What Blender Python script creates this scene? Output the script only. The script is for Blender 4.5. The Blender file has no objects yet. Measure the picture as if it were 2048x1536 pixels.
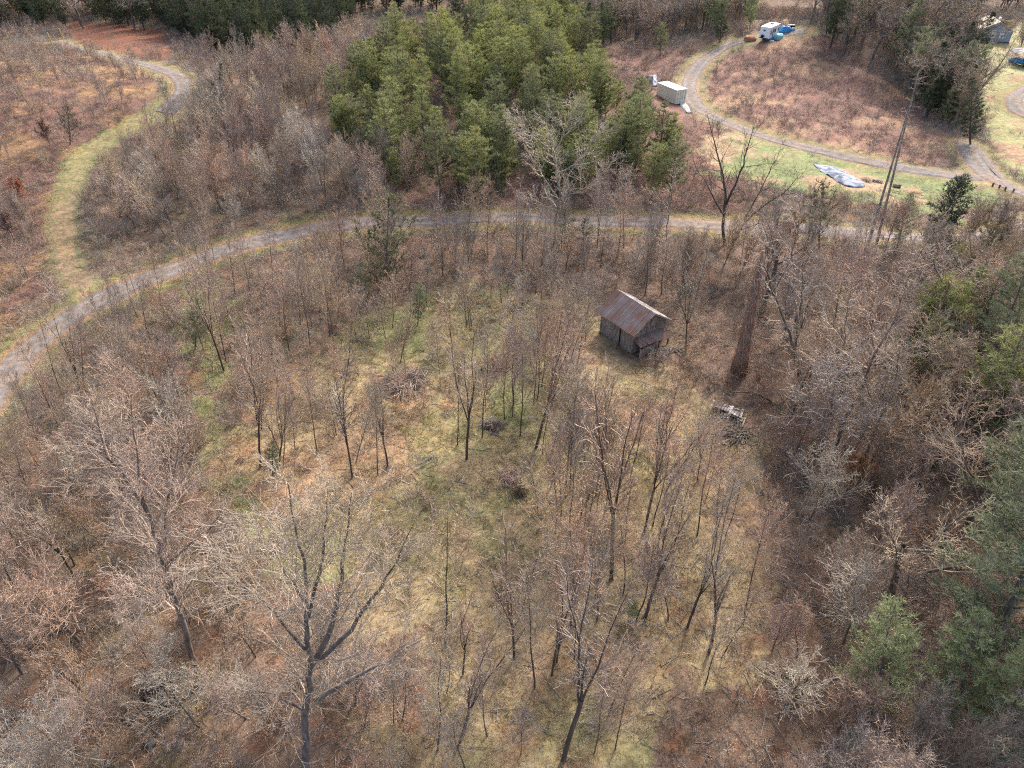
import bpy, math, random
import numpy as np
from mathutils import Vector, Matrix, Quaternion
R = math.radians
sc = bpy.context.scene

# ------------------------------------------------------------------ camera, sky, sun, exposure
CAM = np.array([0.0, 0.0, 42.0]); PITCH = 38.0; F = 1400.0
cam = bpy.data.objects.new('camera', bpy.data.cameras.new('camera')); sc.collection.objects.link(cam)
cam.location = CAM; cam.rotation_euler = (R(90 - PITCH), 0, 0)
cam.data.sensor_width = 36; cam.data.lens = 36 * F / 2048; cam.data.clip_start = .5; cam.data.clip_end = 6000
sc.camera = cam
SUN_EL, SUN_AZ = 38.0, 28.0           # azimuth clockwise from +Y (the way the camera looks)
w = bpy.data.worlds.new("World"); sc.world = w; w.use_nodes = True
nt = w.node_tree; bg = nt.nodes['Background']
sky = nt.nodes.new('ShaderNodeTexSky'); sky.sky_type = 'NISHITA'; sky.sun_disc = False
sky.sun_elevation = R(SUN_EL); sky.sun_rotation = R(SUN_AZ); sky.air_density = 1.0; sky.dust_density = 5.0; sky.ozone_density = .6
nt.links.new(sky.outputs[0], bg.inputs[0]); bg.inputs[1].default_value = .15
sd = bpy.data.lights.new('sun', 'SUN'); sun = bpy.data.objects.new('sun', sd); sc.collection.objects.link(sun)
sd.energy = 1.5; sd.angle = R(6.0); sd.color = (1, .965, .925)
sv = Vector((math.sin(R(SUN_AZ)) * math.cos(R(SUN_EL)), math.cos(R(SUN_AZ)) * math.cos(R(SUN_EL)), math.sin(R(SUN_EL))))
sun.rotation_euler = sv.to_track_quat('Z', 'Y').to_euler(); sun.location = (60, 100, 120)
sc.view_settings.view_transform = 'Standard'; sc.view_settings.look = 'None'
sc.view_settings.gamma = 1; sc.view_settings.exposure = 1.6
sc.cycles.use_denoising = False; sc.cycles.filter_width = 1.2; sc.cycles.sample_clamp_indirect = 1.5; sc.cycles.sample_clamp_direct = 6; sc.cycles.max_bounces = 5; sc.cycles.diffuse_bounces = 3; sc.cycles.transparent_max_bounces = 4

# ------------------------------------------------------------------ helpers: terrain height, noise, photo ray to ground
rng = np.random.default_rng(7)
random.seed(7)
def gs(x, y, cx, cy, sx, sy, a): return a * np.exp(-((x - cx) / sx) ** 2 / 2 - ((y - cy) / sy) ** 2 / 2)
def sst(t): t = np.clip(t, 0, 1); return t * t * (3 - 2 * t)
def hgt(x, y):
    x = np.asarray(x, float); y = np.asarray(y, float)
    h = gs(x, y, -88, 128, 30, 34, 9) + gs(x, y, -10, 142, 26, 24, 6) + gs(x, y, 78, 186, 24, 20, 7)
    h = h + gs(x, y, 55, 55, 18, 30, 2.5) + gs(x, y, -45, 20, 18, 20, 2.5)
    h = h + 70 * sst((y - 300) / 350) + 60 * sst((np.abs(x) - 190) / 260) + 5 * sst((y - 235) / 60) * sst((110 - x) / 40)
    h = h + .35 * np.sin(x * .11 + 1.3) * np.cos(y * .09) + .18 * np.sin(x * .31 + y * .23)
    return h
_g = np.random.default_rng(3).random((8, 256, 256))
def vn(x, y, s, k=0):                      # value noise in metres
    x = np.asarray(x, float) / s + 1000; y = np.asarray(y, float) / s + 1000
    xi = np.floor(x).astype(int); yi = np.floor(y).astype(int); fx = x - xi; fy = y - yi
    fx = fx * fx * (3 - 2 * fx); fy = fy * fy * (3 - 2 * fy); g = _g[k % 8]
    a = g[xi % 256, yi % 256]; b = g[(xi + 1) % 256, yi % 256]; c = g[xi % 256, (yi + 1) % 256]; d = g[(xi + 1) % 256, (yi + 1) % 256]
    return (a * (1 - fx) + b * fx) * (1 - fy) + (c * (1 - fx) + d * fx) * fy
def fbm(x, y, s, k=0): return .5 * vn(x, y, s, k) + .3 * vn(x, y, s / 2.1, k + 1) + .2 * vn(x, y, s / 4.3, k + 2)
_P = R(PITCH); FW = np.array([0, math.cos(_P), -math.sin(_P)]); UP = np.array([0, math.sin(_P), math.cos(_P)]); RT = np.array([1., 0, 0])
def ray(u, v): d = FW + RT * (u - 1024) / F + UP * (768 - v) / F; return d / np.linalg.norm(d)
def P(u, v):                               # the ground point seen at (u, v) of the 2048 x 1536 photograph
    d = ray(u, v); t = 10.0
    while t < 900:
        p = CAM + d * t
        if p[2] < hgt(p[0], p[1]): break
        t += 1.5
    a, b = t - 1.5, t
    for _ in range(14):
        m = (a + b) / 2; p = CAM + d * m
        if p[2] < hgt(p[0], p[1]): b = m
        else: a = m
    p = CAM + d * b
    return np.array([p[0], p[1], float(hgt(p[0], p[1]))])
def above(B, u, v):                        # the point over ground point B seen at (u, v)
    d = ray(u, v); n = np.array([B[0], B[1], 0.]); n /= np.linalg.norm(n)
    return CAM + d * (np.dot(B - CAM, n) / np.dot(d, n))
def PP(pts): return np.array([P(u, v)[:2] for u, v in pts])
def inside(poly, x, y):
    x = np.asarray(x); y = np.asarray(y); r = np.zeros(x.shape, bool); n = len(poly)
    for i in range(n):
        x0, y0 = poly[i]; x1, y1 = poly[(i + 1) % n]
        c = ((y0 > y) != (y1 > y)); r ^= c & (x < (x1 - x0) * (y - y0) / ((y1 - y0) if y1 != y0 else 1e-9) + x0)
    return r
def spline(pts, step):
    pts = np.asarray(pts, float); q = [2 * pts[0] - pts[1], *pts, 2 * pts[-1] - pts[-2]]; out = []
    for i in range(1, len(q) - 2):
        a, b, c, d = q[i - 1:i + 3]; n = max(2, int(np.linalg.norm(c - b) / step))
        for k in range(n):
            t = k / n; out.append(.5 * (2 * b + (c - a) * t + (2 * a - 5 * b + 4 * c - d) * t * t + (3 * b - a - 3 * c + d) * t ** 3))
    out.append(pts[-1]); return np.array(out)

# ------------------------------------------------------------------ helpers: objects
def mesh_np(name, V, Fc, mat, parent=None, col=None, smooth=False):
    """V (n,3); Fc: list of (m,k) index arrays"""
    me = bpy.data.meshes.new(name); V = np.asarray(V, np.float32)
    if not isinstance(Fc, list): Fc = [Fc]
    Fc = [np.asarray(f, np.int32) for f in Fc if len(f)]
    me.vertices.add(len(V)); me.vertices.foreach_set('co', V.ravel())
    tot = sum(f.size for f in Fc); npoly = sum(len(f) for f in Fc)
    me.loops.add(tot); me.loops.foreach_set('vertex_index', np.concatenate([f.ravel() for f in Fc]))
    ls = []; s = 0
    for f in Fc: ls.append(s + np.arange(len(f)) * f.shape[1]); s += f.size
    me.polygons.add(npoly); me.polygons.foreach_set('loop_start', np.concatenate(ls).astype(np.int32))
    me.update(calc_edges=True)
    if smooth: me.polygons.foreach_set('use_smooth', np.ones(npoly, bool))
    if col is not None:
        a = me.color_attributes.new('tint', 'FLOAT_COLOR', 'POINT'); c = np.ones((len(V), 4), np.float32); c[:, :3] = col
        a.data.foreach_set('color', c.ravel())
    me.materials.append(mat)
    o = bpy.data.objects.new(name, me); sc.collection.objects.link(o)
    if parent: o.parent = parent
    return o
def tag(o, label=None, cat=None, group=None, kind=None):
    if label: o['label'] = label
    if cat: o['category'] = cat
    if group: o['group'] = group
    if kind: o['kind'] = kind
    return o
def empty(name, loc, label=None, cat=None, group=None, rz=0):
    o = bpy.data.objects.new(name, None); sc.collection.objects.link(o); o.location = loc; o.rotation_euler = (0, 0, rz)
    o.empty_display_size = .3
    return tag(o, label, cat, group)
class MB:
    def __init__(s): s.V = []; s.F = []
    def add(s, vs, fs):
        n = len(s.V); s.V += [tuple(map(float, v)) for v in vs]; s.F += [tuple(n + i for i in f) for f in fs]; return s
    def box(s, c, d, rz=0, M=None):
        x, y, z = d[0] / 2, d[1] / 2, d[2] / 2; ca, sa = math.cos(rz), math.sin(rz); vs = []
        for k in (-1, 1):
            for a, b in ((-1, -1), (1, -1), (1, 1), (-1, 1)):
                px, py = a * x, b * y; v = Vector((px * ca - py * sa, px * sa + py * ca, k * z))
                if M: v = M @ v
                vs.append((v[0] + c[0], v[1] + c[1], v[2] + c[2]))
        return s.add(vs, [(3, 2, 1, 0), (4, 5, 6, 7), (0, 1, 5, 4), (1, 2, 6, 5), (2, 3, 7, 6), (3, 0, 4, 7)])
    def tube(s, pts, rad, n=8, cap=True):
        pts = [Vector(p) for p in pts]; n0 = len(s.V); vs = []
        rad = rad if hasattr(rad, '__len__') else [rad] * len(pts)
        for i, p in enumerate(pts):
            d = (pts[min(i + 1, len(pts) - 1)] - pts[max(i - 1, 0)]).normalized()
            a = d.orthogonal().normalized() if i == 0 else (a - d * a.dot(d)).normalized(); b = d.cross(a)
            for k in range(n):
                t = 2 * math.pi * k / n; vs.append(p + (a * math.cos(t) + b * math.sin(t)) * rad[i])
        fs = [(i * n + k, i * n + (k + 1) % n, (i + 1) * n + (k + 1) % n, (i + 1) * n + k) for i in range(len(pts) - 1) for k in range(n)]
        if cap: fs += [tuple(range(n))[::-1], tuple((len(pts) - 1) * n + k for k in range(n))]
        return s.add(vs, fs)
    def build(s, name, mat, parent=None, bevel=0, smooth=False):
        me = bpy.data.meshes.new(name); me.from_pydata(s.V, [], s.F); me.materials.append(mat)
        if smooth: me.polygons.foreach_set('use_smooth', [True] * len(me.polygons))
        o = bpy.data.objects.new(name, me); sc.collection.objects.link(o)
        if parent: o.parent = parent
        if bevel:
            m = o.modifiers.new('bevel', 'BEVEL'); m.width = bevel; m.segments = 2; m.limit_method = 'ANGLE'
        return o

# ------------------------------------------------------------------ materials
def mat(name, c1, c2=None, scale=5, rough=.9, bump=0, bscale=20, metal=0, var=0, detail=6, attr=False, trans=0, stretch=None, lo=.35, hi=.65, hue=.02, sat=(.65, 1.15)):
    m = bpy.data.materials.new(name); m.use_nodes = True; n = m.node_tree.nodes; l = m.node_tree.links
    b = n['Principled BSDF']; b.inputs['Roughness'].default_value = rough; b.inputs['Metallic'].default_value = metal
    b.inputs['Specular IOR Level'].default_value = .25 if not metal else .5
    tc = n.new('ShaderNodeTexCoord'); co = tc.outputs['Object']
    if stretch:
        mp = n.new('ShaderNodeMapping'); mp.inputs['Scale'].default_value = stretch; l.new(co, mp.inputs[0]); co = mp.outputs[0]
    out = None
    if c2 is not None:
        t = n.new('ShaderNodeTexNoise'); t.inputs['Scale'].default_value = scale; t.inputs['Detail'].default_value = detail; l.new(co, t.inputs[0])
        rp = n.new('ShaderNodeMapRange'); rp.inputs[1].default_value = lo; rp.inputs[2].default_value = hi; l.new(t.outputs[0], rp.inputs[0])
        mx = n.new('ShaderNodeMix'); mx.data_type = 'RGBA'; l.new(rp.outputs[0], mx.inputs[0])
        mx.inputs[6].default_value = (*c1, 1); mx.inputs[7].default_value = (*c2, 1); out = mx.outputs[2]
    if attr:
        at = n.new('ShaderNodeAttribute'); at.attribute_name = 'tint'
        if out is None: out = at.outputs['Color']
        else:
            mm = n.new('ShaderNodeMix'); mm.data_type = 'RGBA'; mm.blend_type = 'MULTIPLY'; mm.inputs[0].default_value = 1
            l.new(out, mm.inputs[6]); l.new(at.outputs['Color'], mm.inputs[7]); out = mm.outputs[2]
    if var:
        oi = n.new('ShaderNodeObjectInfo'); ge = n.new('ShaderNodeNewGeometry')
        ad = n.new('ShaderNodeMath'); ad.operation = 'ADD'; l.new(oi.outputs['Random'], ad.inputs[0]); l.new(ge.outputs['Random Per Island'], ad.inputs[1])
        mr = n.new('ShaderNodeMapRange'); mr.inputs[1].default_value = 0; mr.inputs[2].default_value = 2; mr.inputs[3].default_value = 1 - var; mr.inputs[4].default_value = 1 + var
        l.new(ad.outputs[0], mr.inputs[0])
        hs = n.new('ShaderNodeHueSaturation'); l.new(mr.outputs[0], hs.inputs['Value'])
        if out is not None: l.new(out, hs.inputs['Color'])
        else: hs.inputs['Color'].default_value = (*c1, 1)
        out = hs.outputs[0]
        m2 = n.new('ShaderNodeMath'); m2.operation = 'MULTIPLY'; m2.inputs[1].default_value = 7.31; l.new(oi.outputs['Random'], m2.inputs[0]); m3 = n.new('ShaderNodeMath'); m3.operation = 'FRACT'; l.new(m2.outputs[0], m3.inputs[0])
        m4 = n.new('ShaderNodeMapRange'); m4.inputs[3].default_value = .5 - hue * .85; m4.inputs[4].default_value = .5 + hue * 1.1; l.new(m3.outputs[0], m4.inputs[0]); l.new(m4.outputs[0], hs.inputs['Hue'])
        m5 = n.new('ShaderNodeMapRange'); m5.inputs[3].default_value = sat[0]; m5.inputs[4].default_value = sat[1]; l.new(oi.outputs['Random'], m5.inputs[0]); l.new(m5.outputs[0], hs.inputs['Saturation'])
    if out is not None: l.new(out, b.inputs['Base Color'])
    else: b.inputs['Base Color'].default_value = (*c1, 1)
    if bump:
        t2 = n.new('ShaderNodeTexNoise'); t2.inputs['Scale'].default_value = bscale; t2.inputs['Detail'].default_value = 5; l.new(co, t2.inputs[0])
        bp = n.new('ShaderNodeBump'); bp.inputs['Strength'].default_value = 1; bp.inputs['Distance'].default_value = bump; l.new(t2.outputs[0], bp.inputs['Height']); l.new(bp.outputs[0], b.inputs['Normal'])
    if trans:
        tr = n.new('ShaderNodeBsdfTranslucent'); mxs = n.new('ShaderNodeMixShader'); mxs.inputs[0].default_value = trans
        if out is not None: l.new(out, tr.inputs[0])
        else: tr.inputs[0].default_value = (*c1, 1)
        l.new(b.outputs[0], mxs.inputs[1]); l.new(tr.outputs[0], mxs.inputs[2]); l.new(mxs.outputs[0], n['Material Output'].inputs[0])
    return m
M = dict(
    ground=mat('ground', (.72, .66, .62), (1.25, 1.22, 1.15), scale=2.2, bump=.10, bscale=3.5, attr=True, detail=9, lo=.3, hi=.7),
    gravel=mat('gravel', (.11, .10, .095), (.19, .173, .163), scale=1.3, bump=.03, bscale=12, detail=10, attr=True),
    litter=mat('leaf_litter', (.8, .8, .8), (1.3, 1.3, 1.3), scale=3, attr=True, var=.45),
    grass=mat('grass', (.85, .85, .85), (1.2, 1.2, 1.2), scale=1.5, attr=True, var=.3, trans=.25),
    bark=mat('bark', (.085, .062, .05), (.20, .16, .135), scale=4, bump=.02, bscale=18, stretch=(1, 1, .25), var=.3),
    bark_dark=mat('bark_dark', (.055, .038, .030), (.12, .088, .07), scale=4, bump=.02, bscale=18, stretch=(1, 1, .25), var=.3),
    bark_pale=mat('bark_pale', (.12, .105, .085), (.30, .275, .23), scale=3, bump=.02, bscale=18, var=.2),
    vine=mat('dead_vines', (.30, .18, .125), (.46, .31, .23), scale=1.5, var=.4), snag=mat('snag_wood', (.15, .09, .066), (.33, .225, .17), scale=3, stretch=(4, 4, .5), bump=.04, bscale=8),
    deadbark=mat('grey_dead_bark', (.13, .105, .085), (.30, .26, .225), scale=2, bump=.02, bscale=18),
    moss_bark=mat('mossy_bark', (.06, .045, .032), (.16, .13, .05), scale=1.6, bump=.02, bscale=18, var=.2),
    twig=mat('twig', (.25, .18, .13), (.43, .325, .245), scale=.5, var=.35),
    twig_red=mat('twig_red', (.24, .165, .125), (.40, .29, .225), scale=.5, var=.35),
    twig_pale=mat('twig_pale', (.30, .24, .185), (.48, .40, .315), scale=.5, var=.25),
    pine=mat('pine_needles', (.105, .125, .048), (.335, .335, .14), scale=.35, var=.5, trans=.2, lo=.3, hi=.62, hue=.008, sat=(.8, 1.15)),
    pine_soft=mat('soft_pine_needles', (.15, .17, .09), (.31, .33, .18), scale=.5, var=.35, trans=.25, hue=.006, sat=(.8, 1.1)),
    pine_dark=mat('dark_needles', (.045, .060, .034), (.13, .145, .07), scale=.5, var=.35, trans=.15),
    dull=mat('dull_needles', (.075, .078, .040), (.17, .16, .085), scale=.8, var=.35, trans=.2),
    leaf_orange=mat('dry_leaves', (.22, .09, .045), (.38, .18, .10), scale=2, var=.4, trans=.25),
    leaf_green=mat('shrub_leaves', (.09, .13, .03), (.20, .23, .07), scale=2, var=.35, trans=.25),
    brush=mat('brush', (.8, .8, .8), (1.25, 1.25, 1.25), scale=1.2, attr=True, var=.4),
    oldwood=mat('weathered_boards', (.095, .075, .062), (.40, .345, .30), scale=3, bump=.01, bscale=30, stretch=(6, 6, .5), var=.25),
    rust=mat('rusty_tin', (.13, .062, .050), (.135, .115, .115), scale=.9, rough=.6, bump=.003, bscale=30, var=.15),
    tin=mat('pale_tin', (.11, .085, .075), (.33, .31, .31), scale=1.1, rough=.9, var=.15, lo=.42, hi=.6),  # bare tin; on the shed's far slope it also carries painted sunlight
    white=mat('white_paint', (.68, .68, .70), (.80, .80, .80), scale=2, rough=.5),
    cream=mat('cream_paint', (.60, .56, .42), (.68, .64, .50), scale=1.5, rough=.6),
    creamroof=mat('cream_roof', (.78, .76, .70), (.82, .80, .76), scale=1.5, rough=.6),  # container cream with the bright light on its top painted in
    glass=mat('dark_glass', (.02, .025, .03), rough=.15), rubber=mat('rubber', (.02, .02, .02), rough=.8),
    grey=mat('grey_metal', (.20, .20, .21), rough=.5, metal=.3),
    black=mat('black_paint', (.02, .02, .025), rough=.4),  # black paint, and the painted shade of the mound hollows
    blue=mat('blue_tarp', (.03, .17, .42), (.06, .30, .60), scale=3, rough=.5, bump=.03, bscale=5),
    teal=mat('teal_tarp', (.10, .32, .36), (.25, .50, .52), scale=3, rough=.5, bump=.03, bscale=5),
    navy=mat('navy_tarp', (.03, .05, .09), (.09, .13, .19), scale=3, rough=.5, bump=.04, bscale=4),
    silver=mat('silver_tarp', (.10, .12, .155), (.27, .285, .33), scale=.9, rough=.95, bump=.12, bscale=1.2, lo=.42, hi=.56),
    plastic=mat('white_plastic', (.25, .27, .30), (.45, .46, .48), scale=2, rough=.5, bump=.04, bscale=4),
    siding=mat('blue_grey_siding', (.22, .27, .36), (.27, .32, .41), scale=2, rough=.7),  # bluish shade of the gable put into the siding colour
    shingle=mat('tan_roof', (.42, .36, .27), (.58, .50, .38), scale=2, rough=.8),
    post=mat('yellow_wood', (.40, .28, .12), (.50, .36, .17), scale=3, stretch=(6, 6, .6)),
    clay=mat('red_clay', (.30, .13, .06), (.38, .19, .10), scale=2, bump=.05, bscale=6),
    dirt=mat('dark_soil', (.03, .02, .014), (.09, .055, .035), scale=3, bump=.05, bscale=6),  # mound soil, and the block painting the shade under the hut
    rock=mat('dark_rock', (.05, .045, .042), (.13, .12, .11), scale=3, bump=.03, bscale=8),
    log=mat('cut_log', (.15, .115, .085), (.30, .24, .18), scale=3, stretch=(1, 1, 4), bump=.02),
)

# ------------------------------------------------------------------ roads
ROADS = []
def road(px, width):
    c = spline(np.array([P(u, v)[:2] for u, v in px]), 1.2); ROADS.append((c, width)); return c
main_c = road([(-420, 1400), (-190, 1010), (-60, 850), (5, 755), (95, 668), (200, 600), (330, 545), (460, 497), (600, 464), (720, 446), (900, 440), (1100, 438), (1300, 444), (1560, 456), (1760, 470), (1960, 474), (2100, 440), (2300, 380)], 3.6)
loop_c = road([(1610, 62), (1510, 76), (1440, 100), (1395, 135), (1378, 170), (1390, 208), (1440, 240), (1530, 274), (1640, 302), (1800, 335), (1900, 350), (1960, 356)], 3.6)
drive_c = road([(1925, 285), (1945, 315), (1975, 352), (2020, 375), (2110, 410), (2240, 440)], 3.4)
drive2_c = road([(1952, 295), (1975, 325), (1998, 352), (2025, 374)], 1.1)
upper_c = road([(118, 84), (140, 92), (220, 112), (300, 132), (352, 152), (368, 178), (350, 205), (328, 226)], 3.4)
far_c = road([(2120, 160), (2050, 182), (2028, 200), (2040, 225), (2110, 250)], 3.2)
track_c = spline(np.array([P(u, v)[:2] for u, v in [(335, 215), (270, 250), (205, 285), (160, 325), (140, 370), (128, 420), (126, 470), (138, 530), (175, 590)]]), 1.2)
def rdist(c, x, y):
    x = np.asarray(x, float); y = np.asarray(y, float); sh = x.shape; x = x.ravel(); y = y.ravel(); d = np.full(x.shape, 1e9)
    bx0, by0 = c.min(0) - 12; bx1, by1 = c.max(0) + 12; s = np.where((x > bx0) & (x < bx1) & (y > by0) & (y < by1))[0]
    for i in range(0, len(s), 20000):
        q = s[i:i + 20000]; d[q] = np.sqrt(((x[q][:, None] - c[None, ::2, 0]) ** 2 + (y[q][:, None] - c[None, ::2, 1]) ** 2).min(1))
    return d.reshape(sh)
def near_road(x, y):
    d = np.full(np.shape(x), 1e9)
    for c, wd in ROADS: d = np.minimum(d, rdist(c, x, y) - wd / 2)
    return d

# ------------------------------------------------------------------ ground colour by place (albedo)
Z = {k: PP(v) for k, v in dict(
    meadow=[(430, 930), (520, 770), (620, 690), (760, 600), (900, 560), (1180, 590), (1230, 720), (1400, 760), (1500, 850), (1520, 1000), (1545, 1220), (1500, 1350), (1380, 1460), (1290, 1700), (820, 1700), (830, 1430), (760, 1300), (640, 1180), (520, 1080)],
    swale=[(370, 560), (430, 545), (470, 640), (440, 800), (470, 900), (560, 1010), (660, 1090), (700, 1180), (600, 1160), (480, 1060), (410, 950), (380, 780)],
    green1=[(760, 640), (850, 600), (860, 700), (790, 790), (740, 700)], green2=[(830, 820), (900, 800), (950, 880), (900, 960), (820, 900)],
    green3=[(960, 740), (1030, 740), (1040, 830), (970, 850)], green4=[(900, 970), (1010, 960), (1060, 1100), (980, 1140), (900, 1050)],
    hillside=[(-300, 60), (60, 90), (300, 140), (330, 225), (150, 320), (110, 520), (0, 640), (-300, 900)],
    clay=[(120, 40), (330, 60), (350, 120), (250, 110), (150, 85)],
    knoll=[(1510, 80), (1620, 70), (1760, 130), (1900, 250), (1900, 345), (1600, 290), (1440, 235), (1400, 200), (1400, 150)],
    bank=[(1180, 100), (1380, 90), (1370, 160), (1390, 240), (1480, 290), (1500, 420), (1200, 420), (760, 420), (760, 380), (1250, 330), (1240, 180)],
    lawn=[(1440, 262), (1560, 284), (1700, 318), (1960, 362), (2020, 400), (1900, 440), (1700, 400), (1560, 370), (1430, 350), (1400, 290)],
    field=[(1940, 80), (2060, 40), (2500, 40), (2500, 380), (2030, 350), (1980, 290), (1960, 200)],
    tan=[(560, 880), (780, 820), (820, 960), (640, 1000)],
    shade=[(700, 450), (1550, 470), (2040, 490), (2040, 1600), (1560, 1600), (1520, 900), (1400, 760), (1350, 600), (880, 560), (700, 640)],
).items()}
def lerp(a, b, t): return a + (b - a) * t[..., None]
def C(*a): return np.array(a, float)
def gcol(x, y):
    x = np.asarray(x, float); y = np.asarray(y, float)
    wx = x + (fbm(x, y, 5, 0) - .5) * 8 + (vn(x, y, 1.2, 3) - .5) * 2.5; wy = y + (fbm(x, y, 5, 3) - .5) * 8 + (vn(x, y, 1.2, 6) - .5) * 2.5
    n1 = fbm(x, y, 6, 1); n2 = fbm(x, y, 1.6, 4); n3 = vn(x, y, .7, 6)
    c = np.zeros(x.shape + (3,)) + C(.155, .108, .078)                                    # leaf litter
    c = lerp(c, C(.125, .105, .058) + 0 * c, sst((n1 - .48) * 6) * .75)
    c = lerp(c, C(.245, .128, .074) + 0 * c, sst((n2 - .55) * 6) * .7)
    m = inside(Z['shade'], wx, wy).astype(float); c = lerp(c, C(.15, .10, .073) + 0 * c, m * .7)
    m = inside(Z['meadow'], wx, wy).astype(float)
    mc = C(.25, .195, .115) + 0 * c; mc = lerp(mc, C(.25, .165, .105) + 0 * c, sst((n1 - .5) * 5)); mc = lerp(mc, C(.145, .155, .062) + 0 * c, sst((fbm(x, y, 9, 5) - .47) * 5) * .55)
    mc = lerp(mc, C(.14, .10, .065) + 0 * c, sst((n2 - .60) * 6) * .6); c = lerp(c, mc, m)
    for k, a in (('swale', .75), ('green1', .6), ('green2', .55), ('green3', .6), ('green4', .45)):
        m = inside(Z[k], wx, wy).astype(float); c = lerp(c, C(.145, .175, .065) + 0 * c, m * a * (.3 + n2))
    m = inside(Z['tan'], wx, wy).astype(float); c = lerp(c, C(.26, .175, .11) + 0 * c, m * .6)
    m = inside(Z['hillside'], wx, wy).astype(float); hc = lerp(C(.145, .08, .062) + 0 * c, C(.23, .145, .08) + 0 * c, sst((n1 - .42) * 5)); c = lerp(c, hc, m)
    m = inside(Z['bank'], wx, wy).astype(float); c = lerp(c, C(.16, .085, .065) + 0 * c, m)
    m = inside(Z['knoll'], wx, wy).astype(float); kc = lerp(C(.18, .095, .075) + 0 * c, C(.27, .175, .115) + 0 * c, sst((n1 - .46) * 5)); c = lerp(c, kc, m)
    m = inside(Z['clay'], wx, wy).astype(float); c = lerp(c, C(.165, .062, .034) + 0 * c, m * (.6 + .5 * n2))
    m = inside(Z['lawn'], wx, wy).astype(float); lc = lerp(C(.155, .185, .075) + 0 * c, C(.27, .20, .125) + 0 * c, sst((n1 - .5) * 6)); c = lerp(c, lc, m)
    m = inside(Z['field'], wx, wy).astype(float); fc = lerp(C(.25, .25, .115) + 0 * c, C(.24, .16, .10) + 0 * c, sst((n1 - .55) * 6)); c = lerp(c, fc, m)
    d = near_road(x, y); m = sst((2.6 - d) / 1.6) * (n2 > .33); c = lerp(c, C(.185, .19, .07) + 0 * c, m * .75)
    m = sst((.7 - d) / .5); c = lerp(c, C(.25, .15, .09) + 0 * c, m * .8)
    d = rdist(track_c, wx * .15 + x * .85, wy * .15 + y * .85); m = sst((2.9 - d + (n2 - .5) * 1.6) / 1.4); c = lerp(c, C(.175, .19, .075) + 0 * c, m * (.5 + .6 * n2) * (.65 + .35 * sst((y - 82) / 14)))
    m = sst((.5 - np.abs(d - .85)) / .3); c = lerp(c, C(.24, .155, .105) + 0 * c, m * (.35 + .5 * (1 - sst((y - 82) / 14))))
    n4 = vn(x, y, .45, 2); c = lerp(c, c * C(.55, .52, .50), sst((n2 + n4 - 1.12) * 4) * .8); c = lerp(c, c * C(1.25, 1.15, 1.05), sst((n3 + n1 - 1.15) * 4) * .8)
    return c * (.72 + .56 * n4)[..., None]

def axis(a, b, fine, lo, hi, g=1.12):
    v = list(np.arange(lo, hi, fine)); s = fine; x = v[-1]
    while x < b: s = min(s * g, 60); x += s; v.append(x)
    s = fine; x = v[0]; pre = []
    while x > a: s = min(s * g, 60); x -= s; pre.append(x)
    return np.array(pre[::-1] + v)
gx = axis(-1800, 1800, .4, -110, 150); gy = axis(-400, 2400, .4, 12, 120, 1.008)
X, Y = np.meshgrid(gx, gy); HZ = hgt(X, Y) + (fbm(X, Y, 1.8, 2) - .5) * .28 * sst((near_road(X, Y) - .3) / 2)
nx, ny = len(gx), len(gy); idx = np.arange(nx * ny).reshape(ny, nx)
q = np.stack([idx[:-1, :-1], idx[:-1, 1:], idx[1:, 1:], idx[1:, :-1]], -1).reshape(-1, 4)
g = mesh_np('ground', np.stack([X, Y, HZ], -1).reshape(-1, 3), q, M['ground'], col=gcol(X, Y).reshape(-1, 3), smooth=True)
tag(g, kind='structure')
def strip(name, c, width, m, lift=.06):
    n = len(c); t = np.gradient(c, axis=0); t /= np.linalg.norm(t, axis=1)[:, None]; nr = np.stack([-t[:, 1], t[:, 0]], 1)
    k = 9; V = []
    for j in range(k):
        s = j / (k - 1) * 2 - 1
        e = (vn(c[:, 0], c[:, 1], 1.5, j) - .5) * .9 * (abs(s) == 1)
        q = c + nr * (s * width / 2 * (1 + 0 * e) + s * e)[:, None]
        crown = .05 * (1 - s * s) + lift - (.10 if abs(s) == 1 else 0)
        V.append(np.column_stack([q, hgt(q[:, 0], q[:, 1]) + crown]))
    cc = []
    for j in range(k):
        s = j / (k - 1) * 2 - 1; nn = fbm(V[j][:, 0], V[j][:, 1], 2.2, j % 3)[:, None]; rut = math.exp(-((abs(s) - .48) / .2) ** 2)
        base = np.array([.92, .86, .80]) * (1 - rut) + np.array([1.2, 1.19, 1.18]) * rut; leaf = np.array([1.25, .85, .55]); wgt = np.clip((nn - .5) * 4 + (.35 if abs(s) > .8 else -.2 if rut > .5 else .1), 0, .7); cc.append(base * (1 - wgt) + leaf * wgt)
    cc = np.stack(cc, 1).reshape(-1, 3)
    V = np.stack(V, 1).reshape(-1, 3); i = np.arange(n * k).reshape(n, k)
    F_ = np.stack([i[:-1, :-1], i[:-1, 1:], i[1:, 1:], i[1:, :-1]], -1).reshape(-1, 4)
    o = mesh_np(name, V, F_[:, ::-1], m, smooth=True, col=cc); tag(o, kind='structure'); return o
strip('gravel_road', main_c, 3.3, M['gravel']); strip('loop_road', loop_c, 3.6, M['gravel'], .065); strip('gravel_driveway', drive_c, 3.2, M['gravel'], .075)
strip('wheel_track', drive2_c, 1.1, M['gravel'], .085); strip('upper_road', upper_c, 3.4, M['gravel']); strip('far_road', far_c, 3.2, M['gravel'])

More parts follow.
